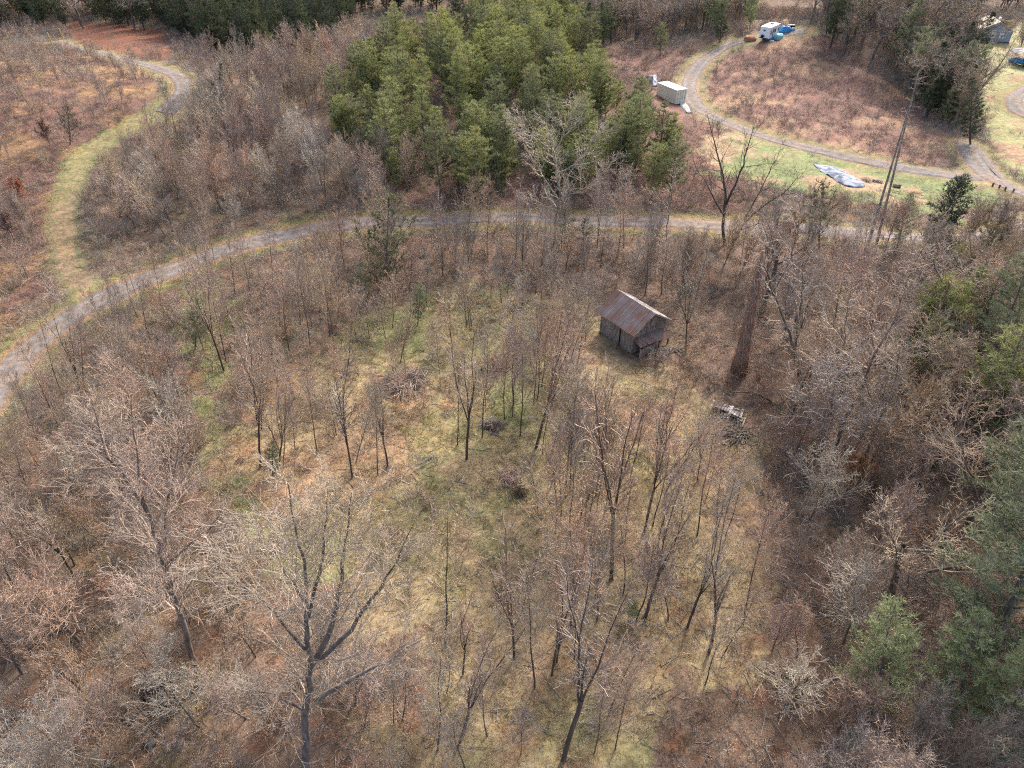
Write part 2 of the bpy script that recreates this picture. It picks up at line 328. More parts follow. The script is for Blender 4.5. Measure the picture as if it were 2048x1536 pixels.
# ------------------------------------------------------------------ plant geometry
def prism(segs, k=3):
    S = np.asarray(segs, float); p0 = S[:, 0:3]; p1 = S[:, 3:6]; r0 = S[:, 6:7]; r1 = S[:, 7:8]
    d = p1 - p0; d /= np.linalg.norm(d, axis=1)[:, None] + 1e-9
    a = np.cross(d, np.array([.31, .93, .17])); a /= np.linalg.norm(a, axis=1)[:, None] + 1e-9; b = np.cross(d, a); V = []
    for p, r in ((p0, r0), (p1, r1)):
        for j in range(k):
            t = 2 * math.pi * j / k; V.append(p + (a * math.cos(t) + b * math.sin(t)) * r)
    V = np.stack(V, 1).reshape(-1, 3); o = np.arange(len(S))[:, None] * 2 * k
    Fq = np.concatenate([o + np.array([[j, (j + 1) % k, k + (j + 1) % k, k + j]]) for j in range(k)])
    return V, Fq
def unit(v): return v / (np.linalg.norm(v) + 1e-9)
class Grow:
    def __init__(s, seed): s.r = np.random.default_rng(seed); s.thick = []; s.thin = []; s.paths = []
    def rv(s): return unit(s.r.normal(size=3))
    def walk(s, p, d, L, r, n, wig, up, rend, paths=None):
        pts = [p]; rad = [r]; d = unit(d)
        for i in range(n):
            d = unit(d + s.rv() * wig + np.array([0, 0, up])); p = p + d * L / n; pts.append(p); rad.append(r + (rend - r) * ((i + 1) / n) ** .9)
        return pts, rad, d
    def emit(s, pts, rad, thick):
        (s.thick if thick else s.thin).extend([(*pts[i], *pts[i + 1], rad[i], rad[i + 1]) for i in range(len(pts) - 1)])
    def branch(s, p, d, L, r, lvl, S):
        n = S['n'][lvl]; pts, rad, dd = s.walk(p, d, L, r, n, S['wig'][lvl], S['up'][lvl], max(r * S['end'][lvl], S['rmin']))
        if lvl <= S['thicklvl']: s.paths.append((pts, rad))
        else: s.emit(pts, rad, False)
        if lvl + 1 < len(S['n']):
            s.sides(pts, rad, L, lvl, S)
    def sides(s, pts, rad, L, lvl, S, f0=None):
        c = S['kids'][lvl]; f0 = S['f0'][lvl] if f0 is None else f0; n = len(pts) - 1; az = s.r.random() * 6.28
        for k in range(c):
            f = f0 + (1 - f0) * (k + s.r.random() * .9) / c; i = min(int(f * n), n - 1); t = f * n - i
            q = pts[i] * (1 - t) + pts[i + 1] * t; ax = unit(pts[i + 1] - pts[i]); az += 2.4 + s.r.normal() * .5
            o = unit(np.cross(ax, [.3, .9, .2])); o2 = np.cross(ax, o); side = o * math.cos(az) + o2 * math.sin(az)
            an = S['ang'][lvl] + s.r.normal() * .15
            ln = L * S['ratio'][lvl] * (1.15 - .65 * (f - f0) / (1 - f0 + 1e-6)) * (.6 + .7 * s.r.random())
            rr = max((rad[i] * (1 - t) + rad[i + 1] * t) * S['rr'], S['rmin'])
            s.branch(q, ax * math.cos(an) + side * math.sin(an), ln, rr, lvl + 1, S)
    def meshes(s, name, tm, km, root):
        mb = MB()
        for pts, rad in s.paths: mb.tube(pts, rad, 7 if rad[0] > .05 else 5, cap=False)
        t = mb.build('trunk', tm, root, smooth=True)
        if s.thin:
            V, Fq = prism(s.thin); mesh_np('branches', V, Fq, km, root)
        return root
SLIM = dict(n=[12, 7, 5, 3], wig=[.075, .12, .2, .25], up=[.05, .12, .07, .04], end=[.15, .25, .4, .6], kids=[20, 9, 6], f0=[.28, .12, .1], ang=[.62, .6, .65], ratio=[.34, .42, .45], rr=.5, rmin=.009, thicklvl=0)
FORK = dict(n=[4, 10, 5, 4], wig=[.06, .10, .16, .25], up=[.05, .11, .08, .04], end=[.8, .15, .4, .5], kids=[4, 15, 6], f0=[.85, .15, .1], ang=[.20, .5, .6], ratio=[1.9, .22, .5], rr=.62, rmin=.009, thicklvl=1)
BUSH = dict(n=[9, 7, 6, 4], wig=[.1, .16, .24, .3], up=[.05, .10, .05, .02], end=[.2, .2, .35, .5], kids=[17, 11, 6], f0=[.15, .1, .08], ang=[.65, .65, .7], ratio=[.55, .45, .5], rr=.6, rmin=.0125, thicklvl=0)
SPREAD = dict(n=[6, 9, 7, 5, 4], wig=[.06, .15, .22, .3, .3], up=[.05, .06, .05, .03, .02], end=[.75, .22, .3, .4, .6], kids=[6, 9, 6, 4], f0=[.5, .2, .15, .1], ang=[.75, .75, .75, .7], ratio=[1.15, .42, .5, .5], rr=.55, rmin=.010, thicklvl=1)
QUEUE = []; HIDE = []                                      # prototypes: the first copy placed is the prototype itself
class Proto:
    def __init__(s, root, H): s.root = root; s.H = H; s.used = False
def bare_proto(name, seed, H, r, S, tm, km, L0=None):
    g_ = Grow(seed); g_.branch(np.zeros(3), np.array([0, 0, 1.]), L0 or H, r, 0, S)
    root = empty(name, (0, 0, -500)); g_.meshes(name, tm, km, root)
    hh = max([p[2] for pts, _ in g_.paths for p in pts] + [q[5] for q in g_.thin]); return Proto(root, hh)
def pine_proto(name, seed, H, S, km, tm, shape='cone', clus=5, nl=.26, nw=.05, dens=1.0):
    r = np.random.default_rng(seed); root = empty(name, (0, 0, -500)); T = []
    mb = MB(); tp = [np.array([math.sin(z * .7 + seed) * .08, math.cos(z * .5) * .08, z]) for z in np.linspace(0, H, 9)]; mb.tube(tp, list(np.linspace(.014 * H, .02, 9)), 7, cap=False)
    z = H * S['z0']; pos = []; dirs = []; stems = []
    while z < H:
        t = (z - H * S['z0']) / (H * (1 - S['z0'])); prof = (1 - t) ** S['pw'] * min(1, .35 + t * 3) if shape == 'cone' else math.sin(math.pi * min(1, .12 + t * .88)) ** .6
        nb = r.integers(4, 7)
        for k in range(nb):
            az = 6.28 * (k + r.random()) / nb; L = S['w'] * H * prof * (.45 + .75 * r.random()) + .15
            d = unit(np.array([math.cos(az), math.sin(az), S['rise'] + .25 * r.random()])); p0 = np.array([0, 0, z]); q = p0; m = max(3, int(L / .28))
            for i in range(m):
                f = (i + 1) / m; d = unit(d + np.array([0, 0, .03]) + r.normal(size=3) * .09); q2 = q + d * L / m; stems.append((*q, *q2, .018 * (1.3 - f), .018 * (1.2 - f))); q = q2
                if f < .28: continue
                for s_ in range(int(2 * dens + r.random())):
                    sd_ = unit(np.cross(d, [0, 0, 1]) * r.choice([-1, 1]) + d * .7 + np.array([0, 0, .25]) + r.normal(size=3) * .3); sl = (.12 + .5 * r.random()) * min(1, L * .45)
                    for j in range(max(1, int(sl / .13))):
                        pos.append(q + sd_ * (j + .6) * .14); dirs.append(sd_)
        z += S['gap'] * (.7 + .6 * r.random())
    for k in range(8): pos.append(np.array([0, 0, H - .1 * k])); dirs.append(np.array([0, 0, 1.]))
    pos = np.array(pos); dirs = np.array(dirs); n = len(pos); V = []
    for j in range(clus):
        e = dirs * .8 + r.normal(size=(n, 3)) * .55 + np.array([0, 0, .3]); e /= np.linalg.norm(e, axis=1)[:, None]
        sd_ = np.cross(e, r.normal(size=(n, 3))); sd_ /= np.linalg.norm(sd_, axis=1)[:, None] + 1e-9
        L = nl * (.6 + .8 * r.random((n, 1))); V.append(np.stack([pos - sd_ * nw / 2, pos + sd_ * nw / 2, pos + e * L + sd_ * nw * .3, pos + e * L - sd_ * nw * .3], 1).reshape(-1, 3))
    V = np.concatenate(V); i = np.arange(len(V) // 4)[:, None] * 4 + np.array([[0, 1, 2, 3]])
    crown = mesh_np('crown', V, i, km, root); 
    SV, SF = prism(stems); TV = np.array(mb.V); TF = np.array(mb.F); mesh_np('trunk', np.concatenate([TV, SV]), np.concatenate([TF, SF + len(TV)]), tm, root)
    return Proto(root, H)
def place(pr, B, H, label, cat, group, lean=None, rz=None, wid=1.0):
    if not pr.used: o = pr.root; pr.used = True
    else:
        o = pr.root.copy(); sc.collection.objects.link(o)
        for ch in pr.root.children:
            c = ch.copy(); sc.collection.objects.link(c); c.parent = o
    s = H / pr.H; o.location = (B[0], B[1], float(hgt(B[0], B[1])) - .08)
    rz = rng.random() * 6.28 if rz is None else rz
    qz = Quaternion((0, 0, 1), rz)
    if lean is not None: qz = Vector((0, 0, 1)).rotation_difference(Vector(lean).normalized()) @ qz
    o.rotation_mode = 'QUATERNION'; o.rotation_quaternion = qz; o.scale = (s * wid, s * wid, s)
    o['label'] = label; o['category'] = cat
    if group: o['group'] = group
    elif 'group' in o: del o['group']
    return o
slim = [bare_proto('bare_sapling', 10 + i, 10, .07, SLIM, M['bark_dark'], M['twig']) for i in range(7)]
fork = [bare_proto('bare_sapling', 30 + i, 10, .0235 * (3.2, 2.2, 4.0, 2.8, 3.6, 1.6)[i], FORK, M['bark_dark'], M['twig'], L0=(3.2, 2.2, 4.0, 2.8, 3.6, 1.6)[i]) for i in range(6)]
BUSHUP = dict(BUSH, up=[.05, .16, .09, .05], ang=[.5, .5, .55], ratio=[.6, .4, .45], f0=[.1, .1, .08])
bush = [bare_proto('bare_tree', 50 + i, 8, .10, BUSHUP if i % 3 else BUSH, M['bark'], M['twig' if i % 2 else 'twig_red']) for i in range(6)]
pale = [bare_proto('bare_tree', 70 + i, 9, .10, BUSH, M['bark'], M['twig_pale']) for i in range(2)]
spread = [bare_proto('bare_tree', 90 + i, 14, .24, SPREAD, M['bark'], M['twig'], L0=6) for i in range(4)]
PS = dict(z0=.1, pw=.5, w=.29, rise=.45, gap=.75)
pines = [pine_proto('pine_tree', 110 + i, 11, dict(PS, pw=(.5, .65, .45, .7, .55)[i], w=(.29, .26, .27, .28, .33)[i]), M['pine'], M['bark'], clus=6, nw=.045, nl=.3, dens=1.3) for i in range(5)]
softs = [pine_proto('pine_tree', 130 + i, 12, dict(z0=.15, pw=.6, w=.27, rise=.3, gap=.5), M['pine_soft'], M['bark'], clus=7, nw=.035, nl=.3) for i in range(2)]
darks = [pine_proto('evergreen_tree', 140 + i, 13, dict(z0=.12, pw=.8, w=.24, rise=.1, gap=.45), M['pine_dark'], M['bark_dark'], dens=1.2) for i in range(3)]
cedar = [pine_proto('cedar_tree', 150 + i, 7, dict(z0=.05, pw=.8, w=.26 if i else .2, rise=.7, gap=.42 if i else .3), M['dull' if i else 'pine_dark'], M['bark'], shape='oval', dens=(1.0, .35)[i]) for i in range(2)]

def scatter(px, sp, jit=.9, seed=0, world=False, clear=1.0):
    poly = np.array(px, float) if world else PP(px); r = np.random.default_rng(seed); x0, y0 = poly.min(0); x1, y1 = poly.max(0)
    xs, ys = np.meshgrid(np.arange(x0, x1, sp), np.arange(y0, y1, sp)); xs = xs + (r.random(xs.shape) - .5) * sp * jit * 1.6; ys = ys + (r.random(ys.shape) - .5) * sp * jit * 1.6
    m = inside(poly, xs, ys) & (near_road(xs, ys) > clear) & (rdist(track_c, xs, ys) > 1.6 + clear * .35); return np.column_stack([xs[m], ys[m]])
BLOCK = []                                     # keep-out discs (x, y, r) round buildings and vehicles
def free(x, y, extra=0):
    return all((x - a) ** 2 + (y - b) ** 2 > (r_ + extra) ** 2 for a, b, r_ in BLOCK)
for u, v, r_ in ((1345, 195, 5), (1335, 212, 4.5), (1320, 200, 4), (1352, 228, 4), (1550, 75, 8), (1975, 68, 9), (1270, 672, 3.6), (1680, 355, 7.5), (1300, 160, 3), (1575, 62, 4), (2040, 122, 5)):
    p = P(u, v); BLOCK.append((p[0], p[1], r_))

TB = [(*P(u, v)[:2], r_) for u, v, r_ in ((1478, 745, 2.2), (1470, 800, 3.2), (1465, 870, 3.2), (1450, 930, 2.5), (1270, 760, 3.5), (1240, 720, 3), (1200, 690, 2.2), (1972, 84, 9), (1962, 100, 9), (1955, 122, 8), (1985, 72, 8))]
# ------------------------------------------------------------------ trees that can be told apart in the clearing (base, top as seen)
CT = 'saplings standing in the grassy clearing'
SAP = [
 (933, 919, 950, 610, 'f', 'vase shaped bare tree with the lowest fork in the middle of the clearing'),
 (964, 876, 972, 640, 's', 'straight dark sapling just right of the vase shaped tree'),
 (915, 890, 905, 690, 's', 'thin sapling close behind the vase shaped tree'),
 (801, 723, 822, 560, 'f', 'dark Y forked sapling on the green patch left of the clearing centre'),
 (880, 780, 874, 630, 's', 'lone thin sapling between the Y forked tree and the sunken mound'),
 (1009, 837, 1014, 650, 's', 'straight sapling in front of the upper sunken mound, left of a close pair'),
 (1025, 833, 1036, 640, 's', 'straight sapling in front of the upper sunken mound, right of a close pair'),
 (1041, 871, 1068, 630, 's', 'right leaning sapling beside the lower sunken mound'),
 (1072, 895, 1128, 600, 'f', 'nearest right leaning sapling of the row leading to the shed'),
 (1067, 810, 1088, 610, 's', None), (1074, 800, 1098, 600, 's', None), (1083, 772, 1106, 580, 's', None),
 (1135, 718, 1146, 550, 's', None), (1145, 727, 1158, 545, 's', None), (1154, 730, 1186, 550, 's', None), (1110, 742, 1130, 570, 's', None), (1170, 690, 1180, 540, 's', None),
 (987, 772, 985, 690, 's', None), (972, 822, 970, 720, 's', None),
 (660, 675, 658, 480, 's', None), (668, 700, 662, 500, 's', None), (697, 734, 702, 550, 's', None), (640, 640, 632, 470, 's', None),
 (705, 955, 680, 715, 'f', 'twin stemmed sapling standing left of the brush heap'),
 (712, 925, 738, 760, 's', None), (756, 950, 742, 750, 's', 'thin straight sapling left of the brush heap'),
 (776, 934, 762, 740, 'f', 'crooked sapling with a long side limb pointing right'),
 (1131, 995, 1140, 720, 's', None), (1139, 985, 1164, 730, 's', None), (1175, 1000, 1228, 740, 'f', None), (1192, 990, 1244, 745, 'f', None),
 (1160, 1040, 1190, 830, 's', None), (1127, 1519, 1200, 1130, 'f', 'tallest thin tree at the bottom edge right of centre leaning right'),
 (1104, 1351, 1112, 1120, 'f', 'twin stemmed tree near the bottom middle, left stem'),
 (1113, 1325, 1132, 1010, 's', 'tall straight tree near the bottom middle, right behind the twin stemmed tree'),
 (1028, 1316, 1046, 1060, 'f', 'pale topped sapling with a low side fork left of the twin stemmed tree'),
 (1142, 1250, 1168, 830, 's', None), (1222, 1160, 1268, 770, 'f', 'dark leaning tree in the middle of the front right meadow'),
 (1291, 1232, 1350, 930, 'f', 'slender forked tree leaning right on open straw grass'),
 (1375, 1255, 1440, 980, 'f', 'slender forked tree third from the right on open straw grass'),
 (1416, 1310, 1500, 1000, 'f', 'nearest slender forked tree on the straw grass by the right thicket'),
 (1488, 1243, 1522, 960, 's', 'slender sapling furthest right at the edge of the right thicket'),
 (1394, 1072, 1428, 840, 's', 'slender sapling on straw grass below the white boards'),
 (1289, 1063, 1345, 820, 'f', None), (1310, 960, 1345, 740, 'f', None), (1330, 900, 1360, 720, 'f', None), (1121, 1045, 1128, 860, 's', None),
 (1260, 960, 1290, 750, 's', None), (1395, 960, 1425, 800, 'f', None), (1430, 905, 1440, 770, 's', None),
 (875, 1503, 906, 1230, 's', 'dark right leaning sapling at the bottom edge left of centre'),
 (925, 1350, 962, 1160, 'f', None), (917, 1490, 995, 1230, 'f', 'curved sapling bending right near the bottom middle'),
 (890, 1290, 894, 960, 's', 'tall very thin straight sapling left of the bottom middle'), (893, 1385, 910, 1230, 's', None),
 (1188, 1507, 1240, 1370, 's', None), (787, 1450, 800, 1310, 's', None), (805, 1440, 830, 1270, 's', None), (1230, 1500, 1260, 1340, 's', None),
 (521, 934, 490, 650, 'f', 'crooked dark sapling at the left edge of the clearing'),
 (557, 934, 590, 720, 'f', 'dark sapling arching to the right at the left edge of the clearing'), (566, 940, 560, 760, 's', None),
 (523, 859, 500, 600, 's', None), (515, 850, 480, 610, 's', None), (590, 900, 580, 740, 's', None), (635, 910, 620, 700, 's', None),
 (448, 742, 385, 500, 'f', 'dark leaning tree on the green strip beside the gravel road bend'),
 (451, 722, 420, 520, 's', None), (578, 700, 560, 500, 's', None), (620, 690, 610, 500, 's', None), (600, 650, 596, 470, 's', None),
 (1371, 705, 1392, 470, 'f', 'thick forked tree standing just right of the old shed'),
 (82, 903, 8, 730, 's', 'leaning sapling at the left edge below the gravel road'),
 (118, 860, 60, 640, 's', None), (167, 811, 104, 590, 'f', None), (175, 815, 150, 600, 's', None), (128, 800, 40, 600, 's', None),
 (273, 592, 240, 480, 's', None), (283, 592, 320, 500, 's', None), (235, 690, 215, 520, 's', None), (255, 750, 220, 560, 's', None), (330, 640, 300, 480, 's', None), (370, 560, 350, 430, 's', None), (400, 545, 385, 420, 's', None), (430, 530, 415, 400, 's', None),
 (420, 600, 395, 440, 's', None), (470, 590, 455, 440, 's', None), (500, 600, 490, 440, 's', None), (545, 560, 535, 410, 's', None)]
for i, (u, v, tu, tv, k, lab) in enumerate(SAP):
    B = P(u, v); T = above(B, tu, tv); d = T - B; d[1] *= .5; H = float(np.linalg.norm(d)) * 1.02
    pr = (fork[i % 6] if k == 'f' else slim[i % 7])
    if u < 640 or v > 1400: grp, gl = 'thin saplings below the gravel road bend', 'thin bare sapling in the scrub beside the gravel road bend'
    elif u < 900: grp, gl = 'thin saplings left of the clearing', 'thin bare sapling on the left side of the grassy clearing'
    elif v < 860: grp, gl = 'sapling row left of the shed', 'thin dark sapling in the row between the mounds and shed'
    else: grp, gl = 'slender trees in the front meadow', 'slender bare tree in the front right part of the meadow'
    if v > 1400 and not lab: grp, gl = 'small saplings along the bottom edge', 'small bare sapling near the bottom edge of the meadow'
    if not lab: gl = gl + (' part' if False else '') + ', ' + ('short' if H < 6 else 'mid height' if H < 8.5 else 'tall') + (' and leaning' if abs(d[0]) > .22 * d[2] else ' and upright')
    place(pr, B, H, lab or gl, 'tree', None if lab else grp, lean=d, wid=.85 if k == 's' else 1)

# ------------------------------------------------------------------ large trees traced limb by limb
def hero(name, base, limbs, label, tm, km, seed, side=None, f0=.25, sp=None):
    B = P(*base); root = empty(name, B, label, 'tree'); g_ = Grow(seed); S = dict(SPREAD); S.update(side or {})
    n = np.array([B[0], B[1], 0.]); n /= np.linalg.norm(n)
    for j, (pts, r0, r1) in enumerate(limbs):
        r0 *= .78; r1 *= .7
        w_ = [above(B, u, v) - B for u, v in pts]; dep = g_.r.normal() * (.28 if j else 0) + (.25 if j % 2 else -.25) * (j > 0)
        z0 = w_[0][2]; w_ = [q + n * dep * max(0, q[2] - z0) for q in w_]
        if j == 0: w_[0] = w_[0] * 0 - np.array([0, 0, .15])
        path = spline(np.array(w_), .7); path = [p + (g_.r.normal(size=3) * .05 if 0 < i < len(path) - 1 else 0) for i, p in enumerate(path)]
        rad = list(np.linspace(r0, r1, len(path))); g_.paths.append((path, rad))
        L = sum(np.linalg.norm(path[i + 1] - path[i]) for i in range(len(path) - 1))
        S2 = dict(S); S2['kids'] = list(S['kids']); S2['kids'][1] = max(4, int(L * S.get('dn', 1.5))); S2['ratio'] = list(S['ratio']); S2['ratio'][1] = S.get('sl', 2.6) / L
        g_.sides(path, rad, L, 1, S2, f0=(f0 if j else .3))
    return g_.meshes(name, tm, km, root)
hero('bare_tree', (612, 1575), [([(612, 1575), (612, 1450), (618, 1336), (614, 1240), (606, 1130), (590, 1060), (575, 960)], .32, .03),
    ([(618, 1336), (650, 1290), (672, 1240), (690, 1170), (705, 1090), (720, 1010)], .22, .03), ([(630, 1400), (700, 1330), (760, 1285), (830, 1250)], .2, .04),
    ([(612, 1300), (570, 1265), (530, 1248), (470, 1225)], .13, .03), ([(640, 1320), (700, 1260), (740, 1200), (790, 1120), (820, 1050)], .18, .03),
    ([(614, 1240), (640, 1150), (650, 1070), (660, 990)], .13, .02), ([(606, 1200), (560, 1120), (520, 1050), (500, 990)], .10, .02), ([(618, 1430), (560, 1400), (500, 1390)], .10, .02)],
    'largest bare tree, its thick dark trunk at the bottom left and pale twigs fanning wide', M['bark'], M['twig'], 201, dict(dn=1.7, sl=3.8, kids=[6, 10, 8, 5], rr=.36))
hero('bare_tree', (400, 1368), [([(400, 1368), (372, 1270), (345, 1182), (322, 1110), (297, 1028), (280, 960), (270, 870), (262, 800)], .27, .03),
    ([(320, 1100), (335, 1030), (355, 960), (370, 880)], .13, .02), ([(345, 1182), (300, 1130), (250, 1090), (190, 1080)], .10, .02), ([(297, 1028), (250, 960), (215, 900), (200, 830)], .12, .02), ([(330, 1130), (390, 1050), (420, 980)], .1, .02)],
    'tall dark tree leaning left in the lower left thicket', M['bark'], M['twig'], 202, dict(dn=2.2, sl=3.2, kids=[6, 9, 8, 5]))
hero('bare_tree', (1450, 490), [([(1450, 490), (1446, 440), (1452, 390), (1440, 330), (1425, 270), (1415, 230)], .30, .04), ([(1452, 410), (1480, 350), (1495, 300), (1510, 250)], .2, .03),
    ([(1446, 430), (1415, 370), (1392, 330), (1385, 300)], .14, .02), ([(1465, 492), (1490, 440), (1530, 400), (1570, 370), (1600, 330)], .2, .03), ([(1490, 440), (1520, 380), (1550, 320), (1570, 290)], .13, .02), ([(1480, 460), (1530, 448), (1572, 450)], .1, .03)],
    'wide spreading dark bare tree standing over the middle road', M['bark_dark'], M['bark_dark'], 203, dict(dn=1.2, sl=3.4, kids=[6, 9, 4, 3]))
hero('bare_tree', (1108, 492), [([(1108, 492), (1112, 430), (1120, 390), (1110, 330), (1098, 270), (1090, 220)], .26, .04), ([(1118, 400), (1075, 340), (1060, 290), (1030, 250)], .13, .03), ([(1112, 350), (1150, 320), (1180, 270), (1205, 240)], .13, .03),
    ([(1116, 400), (1170, 380), (1200, 360), (1240, 330)], .12, .03), ([(1100, 300), (1060, 260), (1030, 225)], .09, .02), ([(1108, 310), (1135, 260), (1150, 215)], .1, .02), ([(1114, 420), (1060, 400), (1040, 375)], .08, .02), ([(1200, 365), (1235, 370), (1255, 390)], .06, .02)],
    'gnarled pale grey bare tree in front of the green pines', M['bark_pale'], M['twig_pale'], 204, dict(dn=1.9, sl=3.0, kids=[6, 9, 7, 4], wig=[.06, .25, .35, .4, .4]))
hero('bare_tree', (1604, 812), [([(1604, 812), (1602, 780), (1596, 740), (1585, 680), (1560, 620), (1545, 580), (1535, 550)], .30, .07), ([(1545, 585), (1570, 540), (1578, 480), (1570, 440)], .08, .02), ([(1545, 580), (1530, 530), (1540, 480)], .07, .02),
    ([(1602, 785), (1625, 750), (1650, 715), (1665, 650), (1675, 590)], .22, .03), ([(1650, 715), (1700, 690), (1750, 660)], .1, .02), ([(1590, 700), (1600, 620), (1605, 540), (1625, 500)], .12, .02)],
    'mossy crooked tree forking low behind the fallen limb, right of the vine covered trunk', M['moss_bark'], M['twig_pale'], 205, dict(dn=1.2, sl=3.0, kids=[6, 9, 6, 3]))
hero('bare_tree', (1672, 897), [([(1672, 897), (1686, 850), (1700, 819), (1725, 780), (1747, 711), (1790, 640), (1810, 580)], .24, .03), ([(1700, 819), (1690, 770), (1684, 700), (1690, 620), (1700, 560)], .13, .02), ([(1740, 730), (1780, 720), (1810, 680)], .1, .02), ([(1750, 700), (1740, 640), (1750, 580)], .08, .02)],
    'grey leaning tree with a two way fork right of the mossy tree', M['bark'], M['twig_pale'], 206, dict(dn=1.5, sl=3.0, kids=[6, 9, 7, 3]))
hero('bare_tree', (1711, 955), [([(1711, 955), (1735, 900), (1765, 822), (1790, 760), (1800, 700)], .2, .03), ([(1760, 840), (1730, 780), (1720, 740)], .1, .02)], 'thin leaning tree beside the rust leaved beech', M['bark_dark'], M['twig'], 207, dict(dn=1.8, sl=2.6, kids=[6, 9, 7, 4]))
hero('bare_tree', (1334, 482), [([(1334, 482), (1336, 430), (1345, 380), (1352, 320)], .12, .02), ([(1336, 440), (1310, 400), (1290, 370)], .06, .02)], 'small bare tree left of the wide dark tree over the road', M['bark'], M['twig_pale'], 208, dict(dn=1.8, sl=2.0, kids=[6, 9, 5, 3]))
# bare pole-like pines
for bu, bv, tu, tv, r_, lab in ((1733, 500, 1818, 215, .21, 'tall bare pine trunk with broken stubs, left of the leaning pair'), (1752, 492, 1838, 140, .18, 'tall bare pine trunk with broken stubs, right of the leaning pair')):
    B = P(bu, bv); T = above(B, tu, tv) - B; root = empty('dead_pine', B, lab, 'tree'); g_ = Grow(bu); path = [T * t for t in np.linspace(-.01, 1, 12)]; rad = list(np.linspace(r_, .06, 12)); g_.paths.append((path, rad))
    S = dict(SPREAD); S['kids'] = [6, 22, 3, 2]; S['ratio'] = [1, .10, .4, .4]; S['up'] = [0, 0, -.02, 0, 0]; S['ang'] = [.8, 1.3, .8, .7]; S['thicklvl'] = 1; S['rr'] = .25; g_.sides(path, rad, 20, 1, S, f0=.3); g_.meshes('x', M['deadbark'], M['twig_pale'], root)
# vine covered trunk
B = P(1478, 742); T = above(B, 1524, 512) - B; root = empty('vine_covered_trunk', B, 'thick broken off trunk wrapped in reddish dead vines right of the shed', 'tree')
mb = MB(); mb.tube([T * t for t in np.linspace(0, 1.04, 8)], [.85, .66, .56, .5, .46, .42, .36, .12], 12); mb.tube([T * .93, T * 1.0 + np.array([.25, 0, .2])], [.16, .02], 6); mb.build('trunk', M['snag'], root, smooth=True)
r = np.random.default_rng(5); segs = []
for k in range(330):
    t0 = r.random() ** 1.2; a = r.random() * 6.28; L = .6 + 1.2 * r.random(); rd = (.66 - .30 * t0) + .3 * r.random() ** 3 * (1 - t0 * .3); p = T * t0 + np.array([math.cos(a), math.sin(a), 0]) * rd
    for j in range(3): q2 = p + np.array([*(r.normal(size=2) * .12), -L / 3 if r.random() < .8 else L / 5]) ; segs.append((*p, *q2, .028, .02)); p = q2
V, Fq = prism([s for s in segs if s[5] > -.2]); mesh_np('vines', V, Fq, M['vine'], root)

# ------------------------------------------------------------------ woods, zone by zone
ZC = {}
def wood(px, sp, protos, hlo, hhi, label, group, seed, cat='tree', maxn=9999, wid=1.0, world=False, clear=1.5, thin=1.0, st=None, area=True):
    pts = scatter(px, sp, seed=seed, world=world, clear=clear); r = np.random.default_rng(seed + 1); n = 0
    pts = pts[r.permutation(len(pts))]; out = []
    for x, y in pts:
        if n >= maxn or not free(x, y, .5) or any((x - a) ** 2 + (y - b) ** 2 < c ** 2 for a, b, c in TB) or r.random() > thin: continue
        pr = protos[r.integers(len(protos))]; H = hlo + (hhi - hlo) * r.random(); ln = (r.normal() * .07, r.normal() * .07 - .02, 1)
        z = float(hgt(x, y)); d = np.array([x, y, z + H * .6]) - CAM; f_ = d @ FW; u = 1024 + F * (d @ RT) / f_; v = 768 - F * (d @ UP) / f_
        seen = f_ > 0 and -20 < u < 2068 and -40 < v < 1600
        out.append([pr, x, y, H, label, cat, group, ln, r.random() * 6.28, wid * (.85 + .3 * r.random()), u, v, seen, np.linalg.norm(d)]); n += 1
    vis = [o for o in out if o[12]]
    if area and len(vis) > 8:
        us = sorted(o[10] for o in vis); vs = sorted(o[11] for o in vis); c1, c2 = us[len(us) // 3], us[2 * len(us) // 3]; m = vs[len(vs) // 2]
        for o in out:
            col_ = 'left' if o[10] < c1 else 'middle' if o[10] < c2 else 'right'; row = 'back' if o[11] < m else 'front'
            o[4] = o[4] + f", in the {row} {col_} part" + (', tall' if o[3] > hlo + .72 * (hhi - hlo) else '')
    QUEUE.extend(out); return n
def flush():
    bykind = {}
    for o in QUEUE: bykind.setdefault(o[0].root.name.split('.')[0], []).append(o)
    rest = []
    for k, L_ in bykind.items():
        L_.sort(key=lambda o: (not o[12], o[13])); have = sum(1 for o in bpy.data.objects if o.type == 'EMPTY' and o.name.split('.')[0] == k and 'label' in o)
        n = max(0, 285 - have); vis = [o for o in L_ if o[12]]
        for o in vis[:n]: place(o[0], (o[1], o[2]), o[3], o[4], o[5], o[6], lean=o[7], rz=o[8], wid=o[9])
        rest += vis[n:] + [o for o in L_ if not o[12]]; print('KIND', k, len(vis), len(L_))
    return rest
